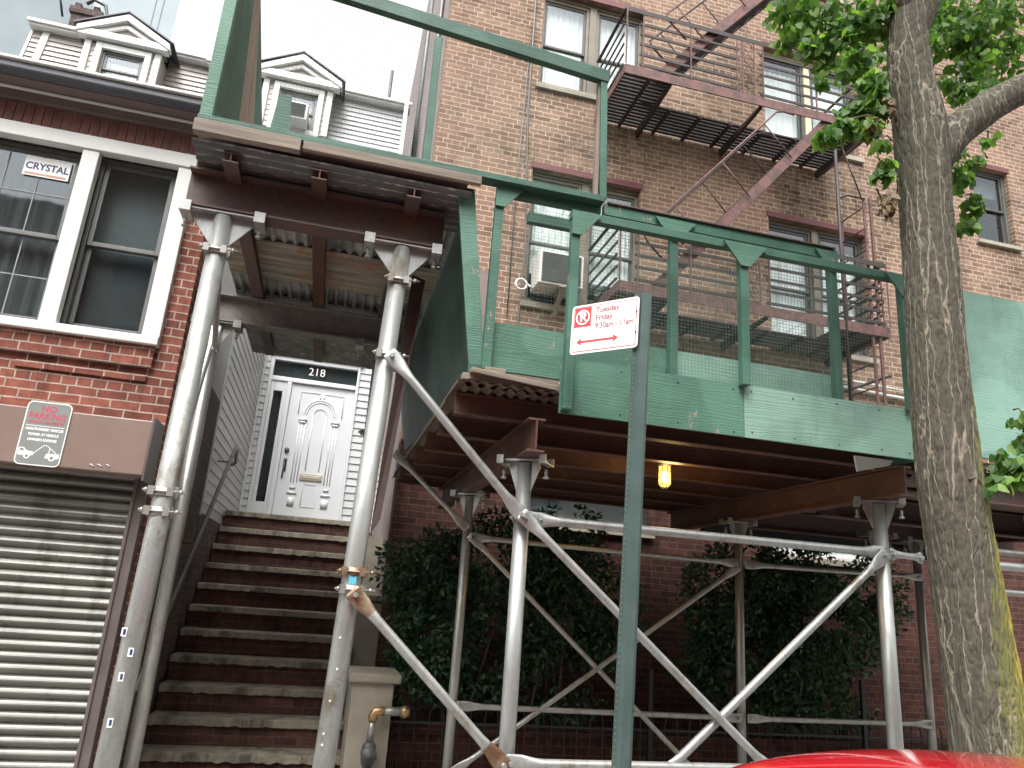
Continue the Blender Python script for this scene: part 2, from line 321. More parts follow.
# ---------------------------------------------------------------- mesh helpers
def link_bm(name, bm, mat, parent=None, smooth=False, bevel=0):
    me = bpy.data.meshes.new(name)
    bmesh.ops.recalc_face_normals(bm, faces=bm.faces[:]) if len(bm.faces) < 60000 else None
    bm.to_mesh(me); bm.free()
    mats = mat if isinstance(mat, (list, tuple)) else [mat]
    for k in mats: me.materials.append(MT[k] if isinstance(k, str) else k)
    o = bpy.data.objects.new(name, me); COL.objects.link(o)
    if smooth:
        for p in me.polygons: p.use_smooth = True
    if bevel:
        bv = o.modifiers.new('bevel', 'BEVEL'); bv.width = bevel; bv.segments = 2; bv.limit_method = 'ANGLE'; bv.angle_limit = R(40)
    if parent: o.parent = parent
    return o
def thing(name, label, cat, group=None, loc=(0,0,0)):
    o = bpy.data.objects.new(name, None); COL.objects.link(o); o.empty_display_size = .2
    o['label'] = label; o['category'] = cat
    if group: o['group'] = group
    return o
def tag(o, label, cat, group=None):
    o['label'] = label; o['category'] = cat
    if group: o['group'] = group
    return o
def structure(o): o['kind'] = 'structure'; return o

def box(bm, x0, x1, y0, y1, z0, z1, mi=0):
    vs = [bm.verts.new((x, y, z)) for x in (x0, x1) for y in (y0, y1) for z in (z0, z1)]
    for q in ((0,1,3,2),(4,6,7,5),(0,4,5,1),(2,3,7,6),(0,2,6,4),(1,5,7,3)):
        f = bm.faces.new([vs[i] for i in q]); f.material_index = mi
def bar(bm, p, q, w, h=None, ref=(0,0,1), mi=0):
    """rectangular bar from p to q; w across, h along ref"""
    h = h or w; p, q = Vector(p), Vector(q); d = (q-p).normalized(); r = Vector(ref)
    s = d.cross(r)
    if s.length < 1e-4: s = d.cross(Vector((1,0,0)))
    s.normalize(); t = s.cross(d).normalized()
    vs = []
    for e in (p, q):
        for a, c in ((-1,-1),(1,-1),(1,1),(-1,1)): vs.append(bm.verts.new(e + s*a*w/2 + t*c*h/2))
    for q_ in ((3,2,1,0),(4,5,6,7),(0,1,5,4),(1,2,6,5),(2,3,7,6),(3,0,4,7)):
        f = bm.faces.new([vs[i] for i in q_]); f.material_index = mi
def tube(bm, pts, r, n=12, cap=True, mi=0):
    pts = [Vector(p) for p in pts]; rs = r if isinstance(r, (list, tuple)) else [r]*len(pts)
    rings = []; prev = None
    for i, p in enumerate(pts):
        d = (pts[min(i+1, len(pts)-1)] - pts[max(i-1, 0)]).normalized()
        if prev is None:
            s = d.cross(Vector((0,0,1)));
            if s.length < .05: s = d.cross(Vector((1,0,0)))
        else: s = prev - d*prev.dot(d)
        s.normalize(); prev = s; t = d.cross(s)
        rings.append([bm.verts.new(p + (s*math.cos(2*math.pi*k/n) + t*math.sin(2*math.pi*k/n))*rs[i]) for k in range(n)])
    for a, c in zip(rings, rings[1:]):
        for k in range(n):
            f = bm.faces.new((a[k], a[(k+1)%n], c[(k+1)%n], c[k])); f.smooth = True; f.material_index = mi
    if cap:
        bm.faces.new(rings[0][::-1]).material_index = mi; bm.faces.new(rings[-1]).material_index = mi
def prism(bm, poly, y0, y1, mi=0, axis='y'):
    """polygon in x,z extruded from y0 to y1"""
    P = (lambda a, c, y: (a, y, c)) if axis == 'y' else (lambda a, c, y: (y, a, c)) if axis == 'x' else (lambda a, c, y: (a, c, y))
    A = [bm.verts.new(P(a, c, y0)) for a, c in poly]; B = [bm.verts.new(P(a, c, y1)) for a, c in poly]
    bm.faces.new(A).material_index = mi; bm.faces.new(B[::-1]).material_index = mi
    for i in range(len(poly)):
        j = (i+1) % len(poly); bm.faces.new((A[i], B[i], B[j], A[j])).material_index = mi
def slab(bm, pts, nrm, th, mi=0):
    """polygon of 3-D points given a thickness along nrm"""
    nv = Vector(nrm).normalized()*th; A = [bm.verts.new(Vector(p)) for p in pts]; B = [bm.verts.new(Vector(p)+nv) for p in pts]
    bm.faces.new(A).material_index = mi; bm.faces.new(B[::-1]).material_index = mi
    for i in range(len(pts)):
        j = (i+1) % len(pts); bm.faces.new((A[i], B[i], B[j], A[j])).material_index = mi
def BM(): return bmesh.new()
def obox(name, mat, parent, *b, bevel=0):
    bm = BM(); box(bm, *b); return link_bm(name, bm, mat, parent, bevel=bevel)

def wall_xz(bm, x0, x1, z0, z1, y, th, holes, mi=0, reveal=.12):
    """wall in the x-z plane with real openings and their reveals"""
    xs = sorted({x0, x1, *[v for h in holes for v in h[:2]]}); zs = sorted({z0, z1, *[v for h in holes for v in h[2:]]})
    for yy, flip in ((y, False), (y+th, True)):
        for a, c in zip(xs, xs[1:]):
            for e, g in zip(zs, zs[1:]):
                mx, mz = (a+c)/2, (e+g)/2
                if any(h[0] < mx < h[1] and h[2] < mz < h[3] for h in holes): continue
                v = [bm.verts.new(p) for p in ((a,yy,e),(c,yy,e),(c,yy,g),(a,yy,g))]
                bm.faces.new(v[::-1] if flip else v).material_index = mi
    for h in holes:
        a, c, e, g = h
        for q in (((a,e),(c,e)),((c,e),(c,g)),((c,g),(a,g)),((a,g),(a,e))):
            (p1, q1), (p2, q2) = q
            bm.faces.new([bm.verts.new(p) for p in ((p1,y,q1),(p1,y+th,q1),(p2,y+th,q2),(p2,y,q2))]).material_index = mi
    for q in (((x0,z0),(x1,z0)),((x1,z0),(x1,z1)),((x1,z1),(x0,z1)),((x0,z1),(x0,z0))):
        (p1, q1), (p2, q2) = q
        bm.faces.new([bm.verts.new(p) for p in ((p1,y,q1),(p2,y,q2),(p2,y+th,q2),(p1,y+th,q1))]).material_index = mi

def ring(bm, x0, x1, z0, z1, w, y0, y1, wb=None, wt=None):
    wb = wb or w; wt = wt or w
    box(bm, x0, x0+w, y0, y1, z0, z1); box(bm, x1-w, x1, y0, y1, z0, z1)
    box(bm, x0+w, x1-w, y0, y1, z0, z0+wb); box(bm, x0+w, x1-w, y0, y1, z1-wt, z1)

def sash_window(parent, x0, x1, z0, z1, yf, fmat, smat, back, meet=None, backz=None, glass='glass', grid=None, fw=.045, sw=.035, name='window', label=None, depth=.09, sill=None, gridmat='white'):
    """double-hung window: frame > upper and lower sash, panes, blind"""
    bm = BM(); ring(bm, x0, x1, z0, z1, fw, yf, yf+depth); w = link_bm(name, bm, fmat, parent, bevel=.004)
    if label: w['label'] = label
    zm = meet if meet else (z0+z1)/2
    a, c = x0+fw, x1-fw
    for k, (e, g, yo) in enumerate(((zm-.02, z1-fw, .018), (z0+fw, zm+.02, .05))):
        bm = BM(); ring(bm, a+.001, c-.001, e+.001, g-.001, sw, yf+yo, yf+yo+.03); 
        link_bm('sash', bm, smat, w, bevel=.003)
        obox('pane', glass, w, a+sw+.001, c-sw-.001, yf+yo+.012, yf+yo+.018, e+sw+.002, g-sw-.002)
        if grid:
            bm = BM(); nx, nz = grid
            for i in range(1, nx):
                xx = a+sw+(c-a-2*sw)*i/nx; box(bm, xx-.0035, xx+.0035, yf+yo+.007, yf+yo+.011, e+sw, g-sw)
            for i in range(1, nz):
                zz = e+sw+(g-e-2*sw)*i/nz; box(bm, a+sw, c-sw, yf+yo+.0065, yf+yo+.0105, zz-.0035, zz+.0035)
            link_bm('glazing_bar', bm, gridmat, w)
    # blind or curtain, wavy cloth
    if back:
        bz0, bz1 = (backz or (z0+fw, z1-fw))
        bm = BM(); n_ = 26; A = []
        for i in range(n_+1):
            xx = x0+.02 + (x1-x0-.04)*i/n_; yy = yf+depth+.05 + (.012*math.sin(i*1.9+x0*7) if back in ('curtain','drape') else 0)
            A.append([bm.verts.new((xx, yy+d, z)) for d in (0, .004) for z in (bz0, bz1)])
        for p, q in zip(A, A[1:]):
            for s in ((0,1),(1,3),(3,2),(2,0)): bm.faces.new((p[s[0]], q[s[0]], q[s[1]], p[s[1]]))
        link_bm('curtain' if back in ('curtain','drape') else 'blind', bm, back, w)
    obox('room_backing', 'dark_in', w, x0-.02, x1+.02, yf+depth+.35, yf+depth+.37, z0-.02, z1+.02)
    if sill: obox('sill', sill, w, x0-.06, x1+.06, yf-.13, yf+.02, z0-.07, z0-.003)
    return w

def lapboards(bm, x0, x1, z0, z1, y, pitch, th=.012, slope=0.0, axis='y', holes=(), dirn=-1, ypos=None):
    """clapboards: each course a thin wedge whose lower edge stands proud; dirn -1 = faces -y (or -x)"""
    z = z0
    while z < z1-1e-4:
        zt = min(z+pitch, z1)
        segs = [(x0, x1)]
        for h in holes:
            if h[2] < (z+zt)/2 < h[3]:
                ns = []
                for a, c in segs:
                    if h[1] <= a or h[0] >= c: ns.append((a, c)); continue
                    if h[0] > a: ns.append((a, h[0]))
                    if h[1] < c: ns.append((h[1], c))
                segs = ns
        for a, c in segs:
            yb = y + slope*(z-z0); yt = y + slope*(zt-z0)
            p = [(a, yb+dirn*th, z), (c, yb+dirn*th, z), (c, yt+dirn*.002, zt), (a, yt+dirn*.002, zt), (a, yb-dirn*.02, z), (c, yb-dirn*.02, z), (c, yt-dirn*.02, zt), (a, yt-dirn*.02, zt)]
            if axis == 'x': p = [(q[1], q[0], q[2]) for q in p]
            v = [bm.verts.new(q) for q in p]
            for f in ((0,1,2,3),(4,7,6,5),(0,4,5,1),(3,2,6,7),(0,3,7,4),(1,5,6,2)): bm.faces.new([v[i] for i in f])
        z = zt

def text(body, size, mat, parent, mtx, name='lettering', extr=.0012, sx=1.0, align='CENTER', bold=0.0, shear=0):
    cu = bpy.data.curves.new(name, 'FONT'); cu.body = body; cu.size = size; cu.extrude = extr; cu.align_x = align; cu.align_y = 'CENTER'
    cu.offset = bold; cu.resolution_u = 3
    t = bpy.data.objects.new(name, cu); COL.objects.link(t); bpy.context.view_layer.update()
    dg = bpy.context.evaluated_depsgraph_get(); me = bpy.data.meshes.new_from_object(t.evaluated_get(dg)); bpy.data.objects.remove(t)
    me.transform(Matrix.Diagonal((sx, 1, 1, 1))); me.transform(mtx)
    me.materials.clear(); me.materials.append(MT[mat])
    o = bpy.data.objects.new(name, me); COL.objects.link(o); o.parent = parent; return o
def face_m(x, y, z, rz=0.0, rx=90.0):     # text standing upright, facing -y
    return Matrix.Translation((x, y, z)) @ Matrix.Rotation(R(rz), 4, 'Z') @ Matrix.Rotation(R(rx), 4, 'X')

def leaf(bm, p, d, nrm, L, W, mi=0):
    """one pointed leaf folded along its midrib"""
    d = d.normalized(); s = d.cross(nrm).normalized(); nn = s.cross(d)
    a = bm.verts.new(p); m1 = bm.verts.new(p + d*L*.5 - nn*L*.04); t = bm.verts.new(p + d*L - nn*L*.18)
    l1 = bm.verts.new(p + d*L*.18 + s*W*.45 + nn*L*.08); l2 = bm.verts.new(p + d*L*.6 + s*W*.42 + nn*L*.04)
    r1 = bm.verts.new(p + d*L*.18 - s*W*.45 + nn*L*.08); r2 = bm.verts.new(p + d*L*.6 - s*W*.42 + nn*L*.04)
    for q in ((a, m1, l1), (l1, m1, l2), (m1, t, l2), (a, r1, m1), (r1, r2, m1), (m1, r2, t)):
        f = bm.faces.new(q); f.material_index = mi; f.smooth = True
def rv(r=None):
    r = r or rnd
    while True:
        v = Vector((r.uniform(-1,1), r.uniform(-1,1), r.uniform(-1,1)))
        if .05 < v.length < 1: return v.normalized()

# ================================================================ ground
def ground():
    bm = BM(); box(bm, -200, 200, -200, 300, -.30, -.134); structure(link_bm('ground', bm, 'asphalt'))
    bm = BM(); box(bm, -60, 60, -8, 2.60, -.133, -.13); structure(link_bm('road', bm, 'asphalt'))
    bm = BM(); box(bm, -60, 60, 2.60, 2.75, -.132, 0.0); structure(link_bm('kerb', bm, 'kerb', bevel=.01))
    bm = BM()
    x = -60
    while x < 60:
        y = 2.75
        while y < 13:
            box(bm, x, x+1.494, y, min(13, y+1.494), -.12, -.003 + rnd.uniform(-.0012,.0012)); y += 1.5
        x += 1.5
    structure(link_bm('sidewalk', bm, 'concrete'))
ground()

# ================================================================ distant towers and chimney
def towers():
    t = thing('tower_block', 'dark grey concrete tower filling the sky at far upper left', 'tower')
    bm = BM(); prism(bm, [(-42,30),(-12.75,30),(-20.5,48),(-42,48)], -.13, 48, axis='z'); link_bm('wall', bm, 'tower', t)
    bm = BM()
    for i in range(5): box(bm, -41+i*6.1, -40.97+i*6.1, 29.97, 30, 0, 48)
    link_bm('panel_joint', bm, 'cornice_dark', t)
    t = thing('tower_block', 'paler blue-grey concrete tower behind the left dormer, with vertical seams', 'tower')
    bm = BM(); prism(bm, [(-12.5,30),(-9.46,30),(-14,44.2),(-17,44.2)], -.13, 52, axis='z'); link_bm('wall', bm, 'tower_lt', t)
    bm = BM()
    for x in (-10.4, -10.1): box(bm, x, x+.02, 29.97, 30, 0, 52)
    link_bm('panel_joint', bm, 'tower', t)
towers()

def opposite():
    for i, (x0, x1, h, m_, lab) in enumerate(((-26,-9,13.0,'brick_left','red brick row house across the street behind the viewer'), (-8.98,6,16.5,'brick_apt','brown brick apartment block directly across the street behind the viewer'), (6.02,24,11.5,'sid_beige','pale fronted building across the street, behind and right of the viewer'))):
        t = thing('street_house', lab, 'building'); holes = []
        x = x0+1.2
        while x < x1-1.6:
            for f in range(int((h-2)/3.1)): holes.append((x, x+1.1, 1.2+f*3.1, 3.0+f*3.1))
            x += 2.5
        bm = BM(); wall_xz(bm, x0, x1, 0, h, -13.0, .3, holes); link_bm('wall', bm, m_, t)
        bm = BM()
        for a in holes: box(bm, a[0]+.01, a[1]-.01, -12.98, -12.94, a[2]+.01, a[3]-.01)
        o = link_bm('window_glass', bm, 'blind_dark', t); o['kind'] = 'stuff'
        bm = BM(); box(bm, x0, x1, -22, -13.01, 0, h-.2); link_bm('rear_block', bm, m_, t)
opposite()

# ================================================================ apartment building (brick, right)
AP = 8.2
def apartment():
    t = thing('apartment_building', 'tall brown brick apartment building with paired windows behind the fire escape', 'building')
    wins = [(2.0,3.53), (5.48,7.07)]
    holes = []; W = []
    for fl, (z0, z1) in enumerate(((5.25,7.15), (8.45,10.06), (11.35,12.96))):
        for a, c in wins: holes.append((a, c, z0, z1)); W.append((a, c, z0, z1, fl))
        if fl < 2: holes.append((9.14, 9.86, 7.5+2.9*fl, 8.83+2.9*fl))
    for x0 in (12.3,): 
        for z0, z1 in ((5.25,7.15), (8.45,10.06)): holes.append((x0, x0+1.6, z0, z1)); W.append((x0, x0+1.6, z0, z1, 3))
    bm = BM(); wall_xz(bm, .70, 17.0, 3.35, 15.5, AP, .30, holes, 0)
    link_bm('wall', bm, 'brick_apt', t)
    lowh = [(2.15,3.7,2.58,3.3499), (5.35,6.9,2.45,3.3499)]
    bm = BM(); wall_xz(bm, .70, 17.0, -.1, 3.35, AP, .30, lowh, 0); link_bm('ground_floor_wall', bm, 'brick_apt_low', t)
    # brick band / dark stone between ground floor and first floor
    obox('side_wall', 'side_render', t, .702, 1.0, AP+.302, 21, -.1, 15.5)
    bm = BM(); box(bm, .702, 17.0, 21, 21.3, -.1, 15.5); box(bm, 16.7, 17.0, AP+.302, 20.99, -.1, 15.5); box(bm, 1.001, 16.69, AP+.303, 20.98, 15.3, 15.49)
    link_bm('rear_wall', bm, 'brick_apt', t)
    bm = BM(); tube(bm, [(.66, 9.4, 3.5), (.66, 9.4, 15)], .035); tube(bm, [(.67, 12.4, 8), (.67, 12.4, 15)], .05); link_bm('downpipe', bm, 'alu', t, smooth=True)
    for a, c, z0, z1, fl in W:
        # lintel
        obox('lintel', 'lintel', t, a-.03, c+.03, AP-.012, AP+.05, z1+.002, z1+.085)
        mid = (a+c)/2
        y = AP+.10
        kind = 'curtain'
        cz = (z0+.05, z1-.22)
        fm = 'bronze' if fl < 2 else 'bronze_dark'
        if a < 3: kind = 'curtain'; cz = (z0+.5, z1-.05) if fl == 0 else (z0+.05, z1-.1)
        bm = BM(); box(bm, a+.001, c-.001, y-.03, y+.085, z0+.0, z0+.035); box(bm, mid-.05, mid+.05, y-.025, y+.08, z0+.036, z1-.051); box(bm, a+.001, c-.001, y-.02, y+.085, z1-.05, z1-.001)
        link_bm('mullion', bm, 'cream' if (fl == 1 and a > 5) else 'bronze', t, bevel=.004)
        for (p, q) in ((a+.002, mid-.051), (mid+.051, c-.002)):
            sash_window(t, p, q, z0+.036, z1-.051, y, 'bronze' if a < 3 else 'bronze_dark', 'bronze_dark', kind, backz=cz, glass='glass', meet=z0+(z1-z0)*.47)
        obox('window_sill', 'pier', t, a-.05, c+.05, AP-.05, AP+.10, z0-.075, z0-.001)
    for fl in range(2):
        z0 = 7.5+2.9*fl; a, c = 9.14, 9.86
        obox('lintel', 'lintel', t, a-.03, c+.03, AP-.012, AP+.05, z0+1.332, z0+1.41)
        sash_window(t, a+.001, c-.001, z0+.001, z0+1.329, AP+.08, 'alu', 'bronze_dark', 'blind', backz=(z0+.95, z0+1.25), glass='glass_dark', label='narrow stair window with a half-drawn blind' if fl == 0 else None)
        obox('window_sill', 'pier', t, a-.05, c+.05, AP-.06, AP+.07, z0-.06, z0-.001)
    # ground floor windows behind the shrubs, one with a mesh guard
    w = sash_window(t, 2.16, 3.69, 2.60, 3.349, AP+.08, 'alu', 'alu', 'blind', glass='glass_dark', label='ground floor window behind a mesh guard')
    obox('sill', 'pier', w, 2.08, 3.78, AP-.07, AP+.07, 2.50, 2.578)
    bm = BM()
    for i in range(52): box(bm, 2.6+i*.021, 2.603+i*.021, AP-.03, AP-.027, 2.60, 3.35)
    for i in range(36): box(bm, 2.6, 3.69, AP-.027, AP-.024, 2.60+i*.021, 2.603+i*.021)
    link_bm('mesh_guard', bm, 'alu', w)
    w = sash_window(t, 5.36, 6.89, 2.46, 3.349, AP+.08, 'white', 'white', 'curtain', glass='glass')
    obox('sill', 'pier', w, 5.28, 6.98, AP-.07, AP+.07, 2.38, 2.449)
    # pale masonry pier and conduit near the lamp, cable runs
    bm = BM(); tube(bm, [(1.86,8.185,12), (1.87,8.18,8.0), (2.0-.03,8.18,6.0), (1.93,8.18,4.2), (1.95,8.18,3.6)], .012, 6); tube(bm, [(2.03-.2,8.17,9.0),(1.79,8.17,6.8),(1.8,8.17,5.0)], .008, 6)
    link_bm('cable', bm, 'alu', t)
    bm = BM(); tube(bm, [(5.7,8.15,4.78), (7.5,8.15,4.72), (9.2,8.15,4.70), (12,8.15,4.69)], .025, 8); tube(bm, [(5.7,8.14,4.88), (7.5,8.14,4.83), (12,8.14,4.80)], .018, 8)
    link_bm('conduit', bm, 'white', t, smooth=True)
    obox('wall_band', 'cornice_brown', t, 1.35, 1.57, 8.17, 8.199, 4.2, 5.55)
    # lighter patched strip of wall beside the mid window (vertical bond panel)
    return t
APT = apartment()

def aircon(label, x0, x1, y0, y1, z0, z1):
    t = thing('air_conditioner', label, 'air conditioner')
    obox('case', 'white', t, x0, x1, y0+.012, y1, z0, z1, bevel=.01)
    obox('grille', 'alu', t, x0+.035, x1-.035, y0, y0+.011, z0+.03, z1-.03)
    bm = BM()
    for i in range(18):
        z = z0+.04+(z1-z0-.08)*i/17; box(bm, x0+.04, x1-.04, y0-.006, y0-.0005, z, z+.004)
    link_bm('fin', bm, 'blind_dark', t)
    return t
a = aircon('white window air conditioner with grey back sticking out of the first-floor brick wall window', 2.09, 2.66, 7.88, 8.27, 5.40, 5.84)
bm = BM(); bar(bm, (2.40,7.90,5.375), (2.40,8.19,5.10), .05, .025); bar(bm, (2.40,7.87,5.385), (2.40,8.19,5.385), .07, .02); link_bm('bracket', bm, 'pier', a)
bm = BM(); tube(bm, [(1.92+.07*math.cos(k*.5), 8.05, 5.40+.07*math.sin(k*.5)) for k in range(14)] + [(2.08,8.05,5.36)], .016, 8); link_bm('hose', bm, 'white', a, smooth=True)
aircon('small white air conditioner in the dormer window above the stoop scaffold', -1.66, -1.22, 11.10, 11.55, 9.09, 9.40)

# ================================================================ fire escape
FE = 7.15
def fire_escape():
    t = thing('fire_escape', 'rusty red iron fire escape with slatted landings and steep stairs on the brick wall', 'fire escape')
    def platform(z, x0, x1, hx0, hx1):
        bm = BM()
        # slats run along x; the stair hole is at the front
        y = FE+.06
        while y < AP-.05:
            inh = y < FE+.50
            if inh:
                box(bm, x0+.02, hx0, y, y+.040, z-.012, z+.010); box(bm, hx1, x1-.02, y, y+.040, z-.012, z+.010)
            else: box(bm, x0+.02, x1-.02, y, y+.040, z-.012, z+.010)
            y += .066
        p = link_bm('platform', bm, 'fe_dark', t)
        for x in [x0+.35, x0+.85, x0+1.3, x0+1.75, x0+2.25, x0+2.75, x0+3.2]:
            ya = FE+.02 if not (hx0 < x < hx1) else FE+.5
            obox('crossbar', 'fe_dark', p, x-.02, x+.02, ya, AP-.005, z-.042, z-.003)
        bm = BM(); box(bm, x0, x1, FE-.012, FE+.004, z-.06, z+.07)
        o = link_bm('edge_band', bm, 'fe_red', p)
        obox('end_band', 'fe_red', p, x0-.012, x0, FE-.01, AP-.002, z-.06, z+.06); obox('end_band', 'fe_red', p, x1, x1+.012, FE-.01, AP-.002, z-.06, z+.06)
        for x in (x0+.62, x0+1.9, x1-.12):
            bm = BM(); 
            prism(bm, [(FE+.02, z-.045), (AP-.003, z-.045), (AP-.003, z-.15), (AP-.06, z-.15), (FE+.02, z-.075)], x-.022, x+.022, axis='x')
            link_bm('bracket', bm, 'fe_dark', p)
    def railing(z, x0, x1, seg):
        bm = BM(); top = z+.93
        box(bm, x0, x1, FE-.022, FE+.022, top-.006, top+.008)
        box(bm, x0, x1, FE-.022, FE-.014, top-.055, top-.006)
        for a, c in seg:
            for k in range(5): zz = z+.10+k*.155; box(bm, a, c, FE-.006, FE+.008, zz, zz+.034)
        for k in range(5): zz = z+.10+k*.155; box(bm, x0-.008, x0+.006, FE+.06, AP-.02, zz, zz+.034)
        box(bm, x0-.02, x0+.02, FE, AP-.003, top-.008, top+.005); box(bm, x1-.02, x1+.02, FE, AP-.003, top-.008, top+.005)
        for k in range(5): zz = z+.10+k*.155; box(bm, x1-.006, x1+.008, FE+.06, AP-.02, zz, zz+.034)
        r = link_bm('railing', bm, 'fe_dark', t)
        bm = BM()
        for a, c in seg:
            for x in (a+.04, (a+c)/2, c-.04): box(bm, x-.008, x+.008, FE-.018, FE-.007, z+.07, top-.046)
        for x in (x0, x1): box(bm, x-.01, x+.01, FE-.028, FE-.022, z+.07, top)
        link_bm('rail_post', bm, 'fe_red', r)
    def ornament(z, x):
        bm = BM()
        for dx in (0, .17): box(bm, x+dx-.008, x+dx+.008, FE-.018, FE-.007, z+.07, z+.90)
        for k in range(4): tube(bm, [(x+.085+.06*math.cos(q*.7), FE-.012, z+.22+k*.19+.07*math.sin(q*.7)) for q in range(10)], .006, 5)
        link_bm('ornament_panel', bm, 'fe_red', t)
    for z, nm in ((5.17, 0), (8.10, 1)):
        platform(z, 2.83, 6.42, 3.50, 5.75)
        railing(z, 2.83, 6.42, [(3.02, 4.42), (4.72, 6.38)])
        ornament(z, 4.46)
    # stairs: lower platform to upper, and on towards the next floor
    def stair(x0, z0, x1, z1):
        d = Vector((x1-x0, 0, z1-z0)); L = d.length; d.normalize()
        for y, m_, in ((FE+.03, 'fe_red'), (FE+.47, 'fe_dark')):
            bm = BM(); bar(bm, (x0,y,z0), (x1,y,z1), .012, .125, ref=(0,0,1)); 
            nrm = Vector((-d.z,0,d.x)); 
            for s in (-1,1):
                o_ = nrm*s*.062; bar(bm, Vector((x0,y+.018,z0))+o_, Vector((x1,y+.018,z1))+o_, .036, .008)
            link_bm('stringer', bm, m_, t)
        n_ = int(L/.27); 
        for k in range(1, n_):
            c = Vector((x0,0,z0)).lerp(Vector((x1,0,z1)), k/n_)
            bm = BM(); 
            for j in range(5): box(bm, c.x-.07+j*.03, c.x-.05+j*.03, FE+.04, FE+.46, c.z-.006, c.z+.006)
            box(bm, c.x-.075, c.x+.08, FE+.037, FE+.045, c.z-.02, c.z+.012); box(bm, c.x-.075, c.x+.08, FE+.455, FE+.463, c.z-.02, c.z+.012)
            link_bm('tread', bm, 'fe_dark', t)
        for y, m_ in ((FE-.0, 'fe_red'), (FE+.50, 'fe_dark')):
            bm = BM(); off = Vector((-.38,0,.42))
            a = Vector((x0+.45,y,z0+.54))+off; c = Vector((x1-.45,y,z1-.54))+off
            tube(bm, [a-off*.75, a-off*.2+Vector((-.03,0,0)), a, a.lerp(c,.5), c, c+Vector((.10,0,.03)), c+Vector((.26,0,.02))], .014, 6)
            for k in (.1, .5, .88):
                q = a.lerp(c, k); tube(bm, [q, q-off], .009, 6)
            link_bm('handrail', bm, m_, t, smooth=True)
    stair(3.28, 5.20, 5.78, 8.13); stair(3.30, 8.13, 5.78, 11.0)
    # drop ladder standing edge-on, its guide pole
    bm = BM()
    for y in (FE+.02, FE+.46): bar(bm, (6.20,y,4.0), (6.20,y,7.0), .035, .014, ref=(0,1,0))
    bar(bm, (6.30,FE+.02,4.0), (6.30,FE+.02,7.05), .035, .02, ref=(0,1,0))
    l = link_bm('drop_ladder', bm, 'fe_red', t)
    for k in range(10):
        bm = BM(); tube(bm, [(6.20,FE+.02,4.15+k*.305), (6.20,FE+.46,4.15+k*.305)], .009, 6); link_bm('rung', bm, 'fe_dark', l)
    bm = BM(); tube(bm, [(5.80,FE,3.8), (5.80,FE,8.05)], .022, 8); tube(bm, [(5.80,FE,6.92), (5.95,FE,7.0), (6.2,FE,7.0)], .012, 6); bar(bm, (5.95,FE+.1,7.9), (6.25,FE+.1,7.05), .012, .012)
    bar(bm, (5.75,FE+.5,4.35),(6.4,FE+.0,4.62), .03,.03)
    link_bm('guide_pole', bm, 'fe_dark', t, smooth=True)
fire_escape()

# ================================================================ garage house (left)
GF = 5.8
def dormer(t, cx, y, zb, mirror=1):
    """gabled dormer front: posts, window, pediment, side cheeks"""
    d = bpy.data.objects.new('dormer', None); COL.objects.link(d); d.parent = t
    w = .60; zt = 10.02; yb = y+1.0
    bm = BM(); holes = [(cx-.30, cx+.34, zb+.02, 9.84)]
    lapboards(bm, cx-w+.10, cx+w-.10, zb, 9.93, y+.045, .105, holes=holes); link_bm('siding', bm, 'sid_beige', d)
    bm = BM(); box(bm, cx-w+.02, cx-w+.12, y, y+.06, zb, 9.95); box(bm, cx+w-.12, cx+w-.02, y, y+.06, zb, 9.95)
    ring(bm, cx-.40, cx+.44, zb-.05, 9.93, .095, y-.015, y+.05); link_bm('trim', bm, 'white', d, bevel=.006)
    sash_window(d, cx-.304, cx+.344, zb+.046, 9.834, y+.055, 'alu', 'alu', 'blind' if mirror < 0 else 'curtain', backz=(zb+.05, 9.72), glass='glass')
    # pediment
    bm = BM(); zk = 10.50
    slab(bm, [(cx-w-.08, y-.10, 10.09), (cx+w+.08, y-.10, 10.09), (cx+w+.08, y-.10, 9.97), (cx-w-.08, y-.10, 9.97)], (0,1,0), .16)
    for s in (-1, 1):
        slab(bm, [(cx+s*(w+.10), y-.12, 10.10), (cx, y-.12, zk), (cx, y-.12, zk-.13), (cx+s*(w+.12), y-.12, 9.98)], (0,1,0), .14)
        slab(bm, [(cx+s*(w-.12), y-.06, 10.10), (cx, y-.06, zk-.17), (cx, y-.06, zk-.24), (cx+s*(w-.28), y-.06, 10.10)], (0,1,0), .05)
    link_bm('pediment', bm, 'white', d, bevel=.005)
    bm = BM(); slab(bm, [(cx-w, y+.0, 10.09), (cx+w, y+.0, 10.09), (cx, y+.0, zk-.05)], (0,1,0), .04); link_bm('gable', bm, 'sid_beige', d)
    bm = BM()
    for s in (-1, 1):
        slab(bm, [(cx+s*(w+.16), y-.14, 10.105), (cx, y-.14, zk+.02), (cx, yb, zk+.02), (cx+s*(w+.16), yb, 10.105)], (0,0,1), .022)
    link_bm('roof', bm, 'cornice_dark', d)
    for s in (-1, 1):
        bm = BM(); lapboards(bm, y+.06, yb, zb, 9.97, cx+s*(w-.03), .105, axis='x', dirn=s); link_bm('cheek', bm, 'sid_beige', d)

